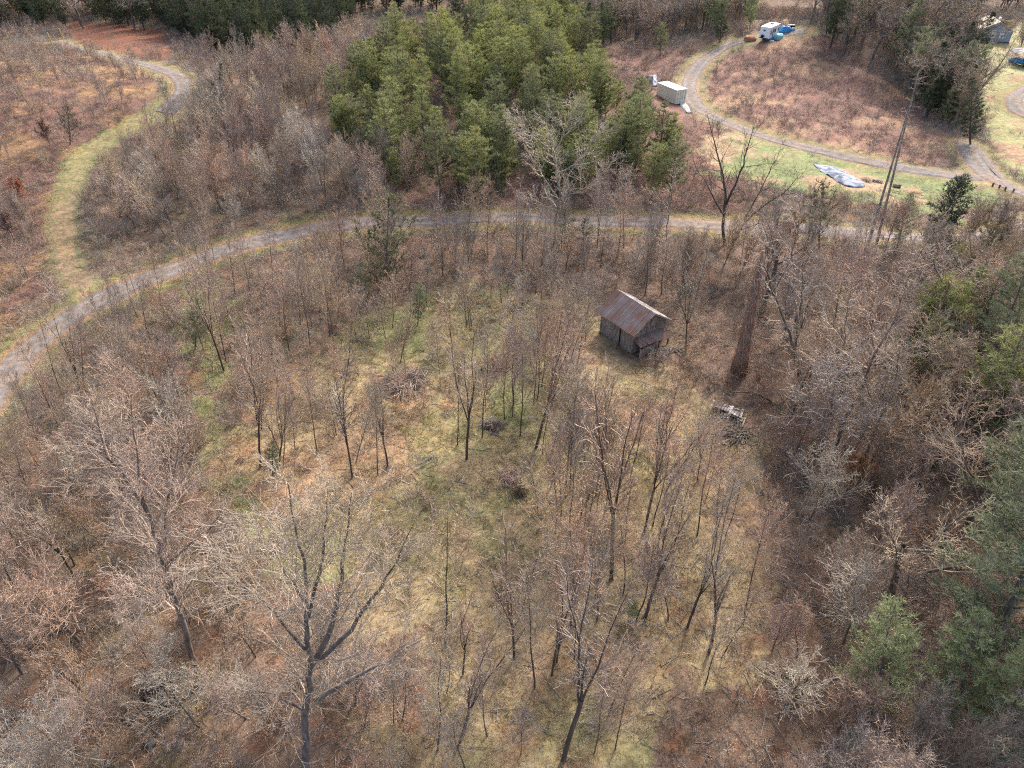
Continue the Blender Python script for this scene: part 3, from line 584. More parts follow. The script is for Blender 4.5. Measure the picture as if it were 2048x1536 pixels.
def gn_scatter(name, objs, rows, label, cat, mat_=None):
    """one object: points carrying rotation, scale and index of a source mesh, instanced by geometry nodes"""
    me = bpy.data.meshes.new(name); n = len(rows); me.vertices.add(n); me.vertices.foreach_set('co', np.array([r_[0] for r_ in rows], np.float32).ravel())
    at = me.attributes.new('rot', 'FLOAT_VECTOR', 'POINT'); at.data.foreach_set('vector', np.array([r_[1] for r_ in rows], np.float32).ravel())
    at = me.attributes.new('scl', 'FLOAT_VECTOR', 'POINT'); at.data.foreach_set('vector', np.array([r_[2] for r_ in rows], np.float32).ravel())
    at = me.attributes.new('pick', 'INT', 'POINT'); at.data.foreach_set('value', np.array([r_[3] for r_ in rows], np.int32))
    o = bpy.data.objects.new(name, me); sc.collection.objects.link(o); tag(o, label, cat, kind='stuff')
    col = bpy.data.collections.new(name + '_sources')
    for i, q in enumerate(objs):
        c = bpy.data.objects.new('%s_%03d' % (name, i), q); col.objects.link(c)
    ng = bpy.data.node_groups.new(name, 'GeometryNodeTree'); ng.interface.new_socket('Geometry', in_out='INPUT', socket_type='NodeSocketGeometry'); ng.interface.new_socket('Geometry', in_out='OUTPUT', socket_type='NodeSocketGeometry')
    N = ng.nodes; Lk = ng.links; gi = N.new('NodeGroupInput'); go = N.new('NodeGroupOutput'); ip = N.new('GeometryNodeInstanceOnPoints'); ci = N.new('GeometryNodeCollectionInfo'); ci.inputs[0].default_value = col; ci.inputs[1].default_value = True; ci.inputs[2].default_value = True
    def attr(nm, ty):
        a_ = N.new('GeometryNodeInputNamedAttribute'); a_.data_type = ty; a_.inputs[0].default_value = nm; return a_.outputs[0]
    Lk.new(gi.outputs[0], ip.inputs['Points']); Lk.new(ci.outputs[0], ip.inputs['Instance']); ip.inputs['Pick Instance'].default_value = True
    Lk.new(attr('pick', 'INT'), ip.inputs['Instance Index']); Lk.new(attr('rot', 'FLOAT_VECTOR'), ip.inputs['Rotation']); Lk.new(attr('scl', 'FLOAT_VECTOR'), ip.inputs['Scale']); Lk.new(ip.outputs[0], go.inputs[0])
    md = o.modifiers.new('scatter', 'NODES'); md.node_group = ng; return o
def joined(pr):                                # trunk and crown meshes of one prototype as one mesh
    if not hasattr(pr, 'mesh'):
        V = []; Fs = []; mi = []; mats = []; off = 0
        for ch in pr.root.children:
            me = ch.data; v = np.empty(len(me.vertices) * 3, np.float32); me.vertices.foreach_get('co', v); V.append(v.reshape(-1, 3)); li = np.empty(len(me.loops), np.int32); me.loops.foreach_get('vertex_index', li)
            Fs.append(li.reshape(-1, 4) + off); off += len(me.vertices); mi.append(np.full(len(me.polygons), len(mats), np.int32)); mats.append(me.materials[0])
        o = mesh_np('wood_tree', np.concatenate(V), np.concatenate(Fs), mats[0]); me = o.data
        for m_ in mats[1:]: me.materials.append(m_)
        me.polygons.foreach_set('material_index', np.concatenate(mi)); bpy.data.objects.remove(o); pr.mesh = me
    return pr.mesh
cnt = {}
cnt['leftthicket'] = wood([(90, 1010), (150, 930), (230, 830), (300, 790), (380, 760), (400, 850), (420, 1000), (520, 1180), (600, 1300), (560, 1500), (380, 1560), (100, 1600), (-60, 1500), (-60, 1120)], 3.0, bush + pale + fork[:2] + slim[:2], 5, 10, 'bare twiggy tree in the lower left thicket', 'thicket trees in the lower left', 1)
cnt['bottom'] = wood([(560, 1250), (760, 1330), (830, 1430), (830, 1600), (560, 1600)], 2.8, bush, 4, 7, 'low bare tree right of the largest trunk', 'low thicket trees at the bottom', 2)
cnt['slope'] = wood([(270, 350), (360, 270), (430, 220), (600, 240), (700, 310), (860, 400), (720, 425), (560, 450), (380, 490), (290, 490), (250, 430)], 3.3, bush + pale + slim[:4] + spread[:1], 5, 11, 'bare greyish tree above the middle road', 'bare trees on the slope above the road', 3)
cnt['slopeup'] = wood([(345, 205), (430, 160), (560, 135), (700, 120), (780, 170), (640, 250), (500, 230), (400, 200)], 4.0, bush + slim[:3], 7, 11, 'bare tree left of the green pines', 'bare trees left of the pines', 4)
cnt['band'] = wood([(690, 530), (900, 535), (1250, 535), (1500, 520), (1520, 560), (1400, 620), (1180, 570), (900, 560), (800, 600), (640, 640), (640, 560)], 3.2, bush + slim[:4], 6, 9.5, 'bushy bare tree between road and clearing', 'bare trees in the band below the road', 5)
cnt['grove'] = wood([(880, 560), (1180, 570), (1180, 640), (1080, 700), (900, 690)], 2.9, slim, 5.5, 8.5, 'slim bare sapling behind the mounds', 'saplings in the grove behind the mounds', 6, thin=.85)
cnt['meadow'] = wood([(960, 720), (1110, 740), (1150, 920), (1400, 980), (1500, 1040), (1500, 1300), (1300, 1500), (1000, 1500), (1080, 1100), (1060, 900)], 2.5, slim, 7, 12, 'thin upright sapling in the meadow', 'thin saplings in the meadow', 24, thin=.62)
cnt['meadowleft'] = wood([(560, 640), (880, 600), (900, 800), (640, 940), (500, 900), (470, 760)], 3.0, slim + fork[:1], 4.5, 8, 'thin sapling left of the clearing centre', 'thin saplings left of the clearing centre', 25, thin=.6)
cnt['roadleft'] = wood([(-80, 900), (60, 800), (200, 680), (330, 600), (470, 560), (520, 640), (300, 760), (160, 900), (40, 1050)], 3.3, slim, 5, 8.5, 'thin sapling along the lower side of the road', 'thin saplings along the road', 26, thin=.7)
cnt['bottomsap'] = wood([(860, 1330), (1080, 1350), (1100, 1600), (780, 1600)], 2.8, slim, 4, 8, 'thin sapling near the bottom middle', 'thin saplings near the bottom middle', 27, thin=.7)
cnt['rightw'] = wood([(1500, 560), (1700, 560), (1900, 560), (2150, 560), (2200, 900), (2100, 1150), (1880, 1200), (1760, 1250), (1600, 1300), (1540, 1050), (1530, 900), (1540, 720), (1500, 600)], 4.0, bush + pale + slim[:3] + spread[:3], 6, 13, 'bare tree in the right hand wood', 'bare trees in the right hand wood', 7, clear=1)
cnt['rightlow'] = wood([(1540, 1300), (1800, 1250), (2150, 1200), (2250, 1650), (1500, 1700), (1450, 1500)], 3.3, bush + pale, 5, 9, 'bare twiggy tree in the lower right wood', 'bare trees in the lower right wood', 8)
cnt['rightroad'] = wood([(1560, 520), (1900, 530), (2060, 510), (2200, 500), (2100, 580), (1900, 560), (1560, 560)], 4.5, bush + slim, 5, 9, 'bare tree along the road on the right', 'roadside bare trees on the right', 9)
cnt['hill'] = wood([(-250, 150), (100, 110), (290, 150), (300, 215), (120, 310), (90, 520), (0, 620), (-200, 800)], 6, bush, 3, 5.5, 'small bare tree on the reddish left hillside', 'small bare trees on the left hillside', 10)
cnt['pines'] = wood([(660, 300), (690, 200), (760, 130), (900, 110), (1000, 130), (1120, 150), (1235, 225), (1360, 330), (1345, 405), (1000, 405), (800, 390)], 4.3, pines, 5.5, 12, 'yellow green pine in the central stand', 'pines of the central stand', 11, cat='pine tree', wid=1.15)
cnt['pines2'] = wood([(900, 70), (1000, 40), (1150, 50), (1230, 100), (1180, 140), (1000, 120)], 4.8, pines + darks[:1], 9, 12, 'green pine behind the central stand', 'pines behind the central stand', 12, cat='pine tree')
cnt['farpine'] = wood([(-100, 52), (320, 62), (420, 90), (500, 60), (620, 30), (900, 30), (1000, 10), (-100, 0)], 4.5, darks + darks + slim[:1] + spread[:1], 7, 15, 'tree in the dark top left forest edge', 'trees of the dark top left forest edge', 13, cat='tree')
cnt['farmid'] = wood([(1200, 90), (1330, 92), (1440, 70), (1500, 40), (1500, 5), (1000, 5), (1120, 60)], 4.3, spread + softs + bush[:2], 9, 14, 'tree in the wood behind the road curve', 'mixed trees behind the road curve', 14)
cnt['ridge'] = wood([(1620, 50), (1660, 110), (1760, 140), (1880, 260), (1900, 300), (1960, 240), (1920, 130), (1880, 30), (1640, 15)], 4.1, spread + slim[:2] + darks[:1] + softs[:1], 10, 17, 'tree between the camper knoll and house', 'trees between knoll and house', 15)
cnt['topleft2'] = wood([(330, 20), (720, 10), (680, 100), (560, 122), (430, 118), (360, 75)], 4.0, darks, 10, 14, 'dark evergreen left of the pine stand', 'dark evergreens left of the pines', 19, cat='evergreen tree')
cnt['knollever'] = wood([(1770, 110), (1850, 90), (1915, 200), (1925, 290), (1890, 300), (1850, 230), (1790, 150)], 4.6, softs + darks, 7, 13, 'evergreen between the knoll and the lawn', 'evergreens at the edge of the knoll', 20, cat='evergreen tree')
cnt['lowever'] = wood([(1600, 1300), (1750, 1280), (2000, 1250), (2060, 1600), (1650, 1600), (1560, 1420)], 5.5, softs[:1] + cedar, 1.8, 4, 'small green evergreen in the lower right wood', 'small evergreens in the lower right wood', 22, cat='evergreen tree', thin=.6)
cnt['roadscreen'] = wood([(700, 478), (1340, 472), (1330, 530), (720, 540)], 3.0, slim + slim + spread[:1], 7, 11.5, 'thin bare tree just below the middle road', 'bare trees just below the middle road', 31, thin=.85)
cnt['rightscreen'] = wood([(1580, 492), (1720, 495), (2080, 490), (2120, 550), (1560, 560)], 3.6, bush + slim[:2] + cedar + softs[:1], 5.5, 10, 'roadside tree below the road on the right', 'roadside trees below the road on the right', 32, thin=.8, clear=1)
cnt['midever'] = wood([(1820, 560), (2100, 560), (2150, 1100), (1930, 1050), (1840, 800)], 4.8, softs + pines[:2] + cedar, 4, 9, 'green evergreen in the right hand wood', 'evergreens in the right hand wood', 23, cat='evergreen tree', thin=.75)
cnt['farright'] = wood([(1900, 25), (2120, 30), (2120, 5), (1900, 5)], 6, darks + spread, 9, 14, 'dark tree behind the house', 'dark trees behind the house', 16)
cnt['hr'] = wood([(2010, 62), (2110, 75), (2110, 112), (2000, 105)], 4.5, spread + bush, 6, 10, 'grey bare tree right of the house', 'bare trees right of the house', 17)
far = np.array([(-250, 258), (340, 258), (360, 400), (-280, 400)])
cnt['back'] = wood(far, 7.5, darks + spread[:2] + spread, 11, 16, 'tree in the far forest', 'trees of the far forest', 18, world=True)
for i, (u, v, tu, tv, pr, lab) in enumerate([
    (1965, 1365, 2125, 930, softs[0], 'large soft green pine at the lower right edge'), (1900, 1460, 1960, 1230, softs[1], 'soft green pine left of the large one at the lower right'), (1740, 1440, 1790, 1215, softs[0], 'light green young pine in front of the lower right wood'),
    (1990, 1540, 2070, 1290, softs[1], 'soft green pine in the lower right corner'), (1850, 760, 1900, 560, pines[0], 'yellow green pine in the middle of the right hand wood'), (1830, 820, 1880, 640, pines[1], 'light green pine below the yellow green one on the right'),
    (1900, 730, 1965, 540, pines[3], 'bright green pine right of the yellow green one'), (1960, 900, 2050, 660, pines[2], 'green pine at the right edge halfway up'), (1970, 780, 2060, 510, softs[0], 'grey green pine at the upper right edge of the wood'),
    (1895, 640, 1880, 460, cedar[0], 'dark columnar cedar right of the bare pine trunks'), (1905, 600, 1930, 490, pines[4], 'yellowish pine beside the dark columnar cedar'), (1905, 680, 1930, 560, pines[2], 'yellow tinged pine in front of the dark cedar'),
    (772, 590, 778, 400, cedar[1], 'dull green cedar left of the middle road section'), (835, 650, 842, 570, softs[0], 'small fluffy light green pine in the clearing'), (1130, 500, 1130, 420, cedar[1], 'dull green cedar by the gnarled pale tree'), (1165, 505, 1170, 440, cedar[1], 'second dull green cedar right of the gnarled pale tree'),
    (1640, 500, 1645, 370, cedar[1], 'dull cedar standing in front of the silver tarp'), (725, 620, 720, 530, softs[1], 'small blue green pine left of the light green one'), (1265, 1240, 1268, 1200, softs[0], 'tiny pine seedling on the straw grass'),
    (390, 700, 395, 600, softs[1], 'small green pine on the strip by the road bend'), (545, 950, 545, 885, softs[1], 'small bluish evergreen at the left edge of the clearing'), (1340, 1010, 1340, 1005, softs[1], None),
    (2040, 1180, 2130, 760, softs[0], 'tall soft green pine above the large lower right pine'), (1320, 110, 1325, 45, pines[2], 'green pine left of the road curve'), (1440, 85, 1445, 10, darks[0], 'dark green pine behind the road curve'), (1500, 60, 1505, -20, softs[0], 'green pine left of the camper'), (1850, 200, 1852, 60, softs[1], 'tall grey green pine at the edge of the knoll wood'),
    (1885, 240, 1890, 90, darks[0], 'dark pine beside the tall grey green one'), (1940, 290, 1945, 160, darks[1], 'dark evergreen above the driveway'), (140, 290, 135, 215, cedar[1], 'bright green shrubby evergreen on the left hillside'), (430, 240, 440, 130, darks[2], 'dark evergreen among bare trees left of the pines')]):
    if not lab: continue
    B = P(u, v); T = above(B, tu, tv) - B; place(pr, B, float(np.linalg.norm(T)) * 1.03, lean=T, wid=1.0 if pr in softs else 1.15, label= lab, cat='pine tree' if pr not in cedar + darks else 'evergreen tree', group=None)
rest = flush(); src = slim + fork + bush + pale + spread + pines + softs + darks + cedar
for nm, sel, lab in (('far_evergreen_wood', lambda p: p in pines + softs + darks + cedar, 'evergreens of the far wood merging into one mass'), ('far_bare_wood', lambda p: p not in pines + softs + darks + cedar, 'grey bare wood on the far slopes merging into one mass')):
    ps = [p for p in src if sel(p)]; rows = []
    for o in rest:
        if o[0] in ps:
            q = Quaternion((0, 0, 1), o[8]); q = Vector((0, 0, 1)).rotation_difference(Vector(o[7]).normalized()) @ q; k = o[3] / o[0].H
            rows.append(((o[1], o[2], float(hgt(o[1], o[2])) - .08), tuple(q.to_euler()), (k * o[9], k * o[9], k), ps.index(o[0])))
    if rows: gn_scatter(nm, [joined(p) for p in ps], rows, lab, 'wood')
print('TREES', cnt, sum(cnt.values()), 'rest', len(rest))

# ------------------------------------------------------------------ rust leaved beeches (leaves kept in winter)
def beech(u, v, h, lab, seed):
    B = P(u, v); g_ = Grow(seed); root = empty('beech_tree', B, lab, 'tree'); S = dict(BUSH); g_.branch(np.zeros(3), np.array([0, 0, 1.]), h, .08, 0, S); g_.meshes('x', M['bark'], M['twig'], root)
    r = np.random.default_rng(seed); q = np.array([s[3:6] for s in g_.thin]); q = q[r.random(len(q)) < .55]; n = len(q); a = r.normal(size=(n, 3)); a /= np.linalg.norm(a, axis=1)[:, None]; b = np.cross(a, r.normal(size=(n, 3))); b /= np.linalg.norm(b, axis=1)[:, None]
    V = np.stack([q - a * .07, q + b * .045, q + a * .07, q - b * .045], 1).reshape(-1, 3); mesh_np('leaves', V, np.arange(n * 4).reshape(-1, 4), M['leaf_orange'], root)
for i, (u, v, h, lab) in enumerate([(1740, 930, 5, 'rust leaved beech in the middle of the right hand wood'), (1690, 990, 4, 'low rust leaved beech below the leaning grey tree'), (1800, 850, 4.5, 'rust leaved beech further back behind the leaning trees'), (1840, 1130, 4, 'dark rust leaved beech left of the large soft pine'),
    (55, 420, 3.5, 'orange leaved small oak on the left hillside by the track'), (100, 290, 3, 'orange leaved small oak beside the bright evergreen shrub'), (30, 480, 3, 'orange leaved small oak lowest on the left hillside'), (1568, 520, 5, 'rust leaved small tree above the vine covered trunk')]): beech(u, v, h, lab, 300 + i)

# ------------------------------------------------------------------ ground cover, one object per kind
def tile(pV, pF, pos, scale, rz, tilt=.15, seed=0):
    r = np.random.default_rng(seed); n = len(pos); c, s = np.cos(rz), np.sin(rz); V = np.empty((n, len(pV), 3), np.float32)
    V[..., 0] = (pV[:, 0][None] * c[:, None] - pV[:, 1][None] * s[:, None]) * scale[:, None]; V[..., 1] = (pV[:, 0][None] * s[:, None] + pV[:, 1][None] * c[:, None]) * scale[:, None]; V[..., 2] = pV[:, 2][None] * scale[:, None]
    V += pos[:, None, :]; Fc = pF[None] + (np.arange(n) * len(pV))[:, None, None]; return V.reshape(-1, 3), Fc.reshape(-1, pF.shape[1])
def clump(seed, stems, L, spread_, w_, n=3, up=.0):
    r = np.random.default_rng(seed); V = []; Fq = []
    for k in range(stems):
        p = np.array([r.normal() * .25 * spread_, r.normal() * .25 * spread_, 0.]); a = r.random() * 6.28; d = unit(np.array([math.cos(a) * spread_, math.sin(a) * spread_, .6 + r.random() * .8])); sd_ = unit(np.cross(d, r.normal(size=3))); l_ = L * (.5 + .7 * r.random()) / n; b = len(V)
        for j in range(n + 1):
            ww = w_ * (1 - .6 * j / n); V += [p - sd_ * ww / 2, p + sd_ * ww / 2]; d = unit(d + r.normal(size=3) * .28 + np.array([0, 0, up])); p = p + d * l_
        Fq += [(b + 2 * j, b + 2 * j + 1, b + 2 * j + 3, b + 2 * j + 2) for j in range(n)]
    return np.array(V), np.array(Fq)
def cover(name, polys, sp, protos, smin, smax, m, label, cat, tintf, seed, clear=.4, thin=None):
    Vs = []; Fs = []; Cs = []; off = 0; pts = np.concatenate([scatter(p, sp, seed=seed + i, clear=clear, world=w_) for i, (p, w_) in enumerate(polys)]); r = np.random.default_rng(seed)
    k = np.array([free(x, y, -1.2) for x, y in pts]); pts = pts[k]
    if thin is not None: pts = pts[r.random(len(pts)) < thin(pts[:, 0], pts[:, 1])]
    which = r.integers(len(protos), size=len(pts))
    for i, (pV, pF) in enumerate(protos):
        q = pts[which == i]; n = len(q)
        if not n: continue
        pos = np.column_stack([q, hgt(q[:, 0], q[:, 1]) - .04]); V, Fc = tile(pV, pF, pos, smin + (smax - smin) * r.random(n), r.random(n) * 6.28)
        c = tintf(q[:, 0], q[:, 1], r); Cs.append(np.repeat(c, len(pV), 0)); Vs.append(V); Fs.append(Fc + off); off += len(V)
    o = mesh_np(name, np.concatenate(Vs), np.concatenate(Fs), m, col=np.concatenate(Cs)); tag(o, label, cat, kind='stuff'); print(name, len(pts), off); return o
W_ALL = [((-75, 14), (75, 14), (100, 60), (130, 110), (170, 160), (190, 240), (-190, 240), (-170, 160), (-110, 90)), True]
NEAR = [((-62, 14), (62, 14), (80, 60), (95, 100), (-95, 100), (-80, 60)), True]
tufts = [clump(400 + i, 14, .34, 1.3, .034, n=2) for i in range(5)]
def t_grass(x, y, r):
    c = gcol(x, y) * (.85 + .6 * r.random((len(x), 1))); k = r.random((len(x), 1)); c = np.where(k < .16, c * C(1.35, 1.2, 1.0), c); c = np.where(k > .9, c * C(1.15, .72, .55), c); return np.where((k > .80) & (k < .9), c * C(.75, 1.0, .6), c)
def meadowish(x, y):
    return np.where(inside(Z['meadow'], x, y) | inside(Z['swale'], x, y), 1.0, .45)
cover('grass', [NEAR], .48, tufts, .6, 1.3, M['grass'], 'short straw and green winter grass covering the clearing and banks', 'grass', t_grass, 21, clear=.05, thin=meadowish)
cover('bunch_grass', [NEAR], 1.1, [clump(410 + i, 34, .55, 1.1, .03, n=3, up=.02) for i in range(5)], .5, 1.35, M['grass'], 'pale straw and russet bunches of tall dead grass', 'grass', lambda x, y, r: np.where(r.random((len(x), 1)) < .35, C(.30, .17, .10), np.where(r.random((len(x), 1)) < .3, C(.17, .18, .075), C(.36, .29, .18))) * (.7 + .5 * r.random((len(x), 1))), 25, clear=.6, thin=lambda x, y: .08 + .75 * sst((fbm(x, y, 3.5, 3) - .45) * 6))
brushes = [clump(420 + i, 26, 1.0, 1.0, .022, n=4, up=.02) for i in range(6)]
def t_brush(x, y, r):
    n = fbm(x, y, 7, 2)[:, None]; a = C(.235, .175, .135); b = C(.36, .30, .235); c = a + (b - a) * sst((n - .4) * 4)
    kn = (inside(Z['knoll'], x, y) | inside(Z['bank'], x, y) | inside(Z['hillside'], x, y))[:, None]; c = np.where(kn, c * C(1.02, .86, .80), c)
    return c * (.7 + .6 * r.random((len(x), 1)))
def notmeadow(x, y):
    m = inside(Z['meadow'], x, y) | inside(Z['lawn'], x, y) | inside(Z['field'], x, y) | inside(Z['swale'], x, y)
    return np.where(m, .05, np.where(inside(Z['clay'], x, y), .05, .35 + .65 * sst((fbm(x, y, 8, 6) - .35) * 4)))
cover('brush', [W_ALL], 1.15, brushes, .7, 1.7, M['brush'], 'dead reddish brown briars and twigs covering the slopes and wood floor', 'brush', t_brush, 31, clear=1.0, thin=notmeadow)
def whip(seed):
    g_ = Grow(seed); n = 7 + seed % 4
    for k in range(n):
        a = g_.r.random() * 6.28; S = dict(n=[5, 4, 3], wig=[.16, .24, .3], up=[.05, .04, .02], end=[.3, .4, .6], kids=[7, 5], f0=[.15, .1], ang=[.6, .7], ratio=[.42, .45], rr=.6, rmin=.008, thicklvl=-1)
        g_.branch(np.array([math.cos(a) * .25, math.sin(a) * .25, 0]), np.array([math.cos(a) * .45, math.sin(a) * .45, 1]), 1.0 + 1.6 * g_.r.random(), .018, 0, S)
    V, Fq = prism(g_.thin); o = mesh_np('whip', V, Fq, M['twig' if seed % 3 else 'twig_red']); me = o.data; bpy.data.objects.remove(o); return me
whips = [whip(500 + i) for i in range(8)]
def undergrowth(x, y):
    m = inside(Z['meadow'], x, y); l = inside(Z['lawn'], x, y) | inside(Z['field'], x, y) | inside(Z['clay'], x, y); k = inside(Z['knoll'], x, y) | inside(Z['bank'], x, y) | inside(Z['hillside'], x, y)
    return np.where(m, .03, np.where(l, 0, np.where(inside(Z['swale'], x, y), .15, np.where(k, .22, .12 + .55 * sst((fbm(x, y, 7, 1) - .38) * 5)) * np.where((near_road(x, y) < 7) & (y < 92), .25, 1))))
pts = scatter(W_ALL[0], 1.75, seed=77, world=True, clear=2.2); r = np.random.default_rng(78); pts = pts[(r.random(len(pts)) < undergrowth(pts[:, 0], pts[:, 1]))]; pts = [p for p in pts if free(p[0], p[1], .2)]
print('undergrowth', len(pts))
kn = [bool(inside(Z['knoll'], p[0], p[1]) | inside(Z['hillside'], p[0], p[1])) for p in pts]
gn_scatter('undergrowth', whips, [((x, y, float(hgt(x, y)) - .05), (r.normal() * .12, r.normal() * .12, r.random() * 6.28), (s_, s_, s_), int(r.integers(8))) for (x, y), kk in zip(pts, kn) for s_ in [(.5 if kk else .55) + (.4 if kk else .8) * r.random()]], 'bare shrubs and whippy stems filling the gaps between the trees', 'undergrowth')
stickp = []
for i in range(4):
    r = np.random.default_rng(460 + i); S_ = []
    for k in range(5):
        p = np.array([r.normal() * .7, r.normal() * .7, .07]); a = r.random() * 6.28; q_ = p + np.array([math.cos(a), math.sin(a), .08 * r.normal()]) * (.4 + .9 * r.random()); q2 = q_ + np.array([math.cos(a + .5), math.sin(a + .5), .05]) * .4; S_ += [(*p, *q_, .022, .017), (*q_, *q2, .017, .009)]
    stickp.append(prism(S_))
cover('fallen_sticks', [NEAR], 2.2, stickp, .7, 1.5, M['brush'], 'fallen pale sticks lying about on the ground', 'sticks', lambda x, y, r: C(.30, .25, .20) * (.6 + .7 * r.random((len(x), 1))), 51, clear=.6)
leafp = []
for i in range(4):
    r = np.random.default_rng(440 + i); V = []; 
    for k in range(30):
        p = np.array([r.normal() * .5, r.normal() * .5, .05 + .05 * r.random()]); a = r.random() * 6.28; u_ = np.array([math.cos(a), math.sin(a), r.normal() * .4]) * .05; v_ = np.array([-math.sin(a), math.cos(a), r.normal() * .4]) * .036; V += [p - u_, p - v_, p + u_, p + v_]
    leafp.append((np.array(V), np.arange(len(V)).reshape(-1, 4)))
def t_leaf(x, y, r): return (C(.24, .125, .08) + r.random((len(x), 1)) * C(.13, .09, .06))
def litterish(x, y): return np.where(inside(Z['meadow'], x, y), .12, .35 + .6 * (fbm(x, y, 6, 5) > .47))
cover('leaf_litter', [NEAR], .62, leafp, .55, .95, M['litter'], 'fallen orange brown leaves scattered on the wood floor', 'leaves', t_leaf, 41, thin=litterish)

# ------------------------------------------------------------------ old shed
B = P(1262, 671)
def tgt(u, v): q = P(u, v); return q
SH = 4.5; SL = 5.0; EH = 2.8; RH = 4.3; A = R(35)             # width across the gable, length along the ridge
shed = empty('old_shed', (B[0], B[1], B[2] - .1), 'old weathered board shed with a rusty tin gable roof', 'shed', rz=A)
r = np.random.default_rng(9)
mb = MB()
def wall_boards(p0, p1, hf, face):
    L = math.hypot(p1[0] - p0[0], p1[1] - p0[1]); n = int(L / .2); ang = math.atan2(p1[1] - p0[1], p1[0] - p0[0])
    for i in range(n):
        if r.random() < .06: continue
        f = (i + .5) / n; h = hf(f) - r.random() * .08; b0 = r.random() * .15; off = (r.random() - .5) * .03
        mb.box((p0[0] + (p1[0] - p0[0]) * f - math.sin(ang) * off, p0[1] + (p1[1] - p0[1]) * f + math.cos(ang) * off, (h + b0) / 2), (L / n - .012 - r.random() * .02, .03, h - b0), ang)
hw, hl = SH / 2, SL / 2                                           # x across, y along the ridge
wall_boards((-hw, -hl), (hw, -hl), lambda f: EH + (RH - EH) * (1 - abs(2 * f - 1)), 0)
wall_boards((-hw, hl), (hw, hl), lambda f: EH + (RH - EH) * (1 - abs(2 * f - 1)), 0)
wall_boards((-hw, -hl), (-hw, hl), lambda f: EH, 0); wall_boards((hw, -hl), (hw, hl), lambda f: EH, 0)
mb.build('wall', M['oldwood'], shed)
fr = MB()
for x in (-hw + .1, hw - .1):
    for y in (-hl + .1, 0, hl - .1): fr.box((x, y, EH / 2), (.14, .14, EH))
for y in (-hl + .06, hl - .06): fr.box((0, y, EH - .1), (SH - .3, .12, .14))
fr.build('frame', M['bark_dark'], shed)
def roof_side(sx, m, seed):
    rr = np.random.default_rng(seed); mb = MB(); ov = .4; n = 8; Lr = SL + 2 * .45; wd = Lr / n; run = hw + ov; drop = (RH - EH) / hw * run
    for i in range(n):
        y0 = -Lr / 2 + i * wd; lift = .015 * (i % 2) + rr.random() * .01; ext = rr.random() * .1; k = 7; vs = []; fs = []
        for j in range(k):
            yy = y0 + (wd + .03) * j / (k - 1); z = .022 * (j % 2)
            vs += [(sx * .0, yy, RH + .07 + lift + z), (sx * (run + ext), yy, RH + .07 - drop * (run + ext) / run + lift + z)]
        fs = [(2 * j, 2 * j + 1, 2 * j + 3, 2 * j + 2) for j in range(k - 1)]; mb.add(vs, fs)
    return mb, run, drop
mb, run, drop = roof_side(-1, M['rust'], 3); rf = mb.build('roof', M['rust'], shed); rf['label'] = 'rusty red brown roof slope facing the clearing'; sm = rf.modifiers.new('solid', 'SOLIDIFY'); sm.thickness = .01
mb, _, _ = roof_side(1, M['tin'], 4); rf = mb.build('roof', M['tin'], shed); rf['label'] = 'paler tin roof slope facing away'; sm = rf.modifiers.new('solid', 'SOLIDIFY'); sm.thickness = .01  # tin made paler, putting the sun on this slope into its colour
sl = math.atan2(RH - EH, hw); mb = MB(); Lr = SL + .9
for i in range(9):
    y = -Lr / 2 + i * Lr / 8; mb.add([(-.02, y - .02, RH + .12), (-.02, y + .02, RH + .12), (-run, y + .02, RH + .12 - drop), (-run, y - .02, RH + .12 - drop)], [(0, 1, 2, 3)])
mb.build('roof_seam', M['tin'], rf)
mb = MB()
for s_ in (-1, 1):
    for y in (-hl - .42, hl + .42): mb.add([(0, y - .02, RH + .02), (0, y + .02, RH + .02), (s_ * run, y + .02, RH + .02 - drop), (s_ * run, y - .02, RH + .02 - drop), (0, y - .02, RH - .1), (0, y + .02, RH - .1), (s_ * run, y + .02, RH - .1 - drop), (s_ * run, y - .02, RH - .1 - drop)], [(0, 1, 2, 3), (4, 5, 6, 7), (0, 3, 7, 4), (1, 2, 6, 5), (2, 3, 7, 6), (0, 1, 5, 4)])
mb.build('rafter', M['oldwood'], shed)
mb = MB()                                                         # low lean-to skirt along the gable, its right end collapsed
for i in range(24):
    f = i / 23; x = -hw + .15 + f * (SH - .3); sag = .55 * max(0, f - .5) ** 1.2; mb.box((x, -hl - .55 - .3 * max(0, f - .5), 1.62 - sag), (.17, 1.15, .03), r.normal() * .03, Matrix.Rotation(R(30 + 22 * max(0, f - .45) + r.normal() * 3), 3, 'X'))
mb.build('lean_to_roof', M['rust'], shed)
mb = MB()
for i in range(13): mb.box((-hw + .2 + i * .2, -hl - 1.0, .55 + r.normal() * .04), (.17, .03, 1.1 + r.normal() * .08), r.normal() * .05)
mb.build('lean_to_wall', M['oldwood'], shed)
mb = MB()
for i in range(4): mb.box((-hw + .2 + i * 1.35, -hl - .9, .55), (.12, .12, 1.1))
mb.build('lean_to_post', M['bark_dark'], shed)
mb = MB()
for k in range(26): a = r.random() * 3.14; mb.box((hw * .3 + r.normal() * 1.3, -hl - 2 + r.normal() * .6, .12 + .35 * r.random()), (1.2 + r.random() * 1.2, .10, .04), a, Matrix.Rotation(r.normal() * .35, 3, 'X'))
o = mb.build('fallen_boards', M['bark']); o.location = shed.location; o.rotation_euler = (0, 0, A); tag(o, 'heap of fallen boards lying in front of the shed lean-to', 'boards')

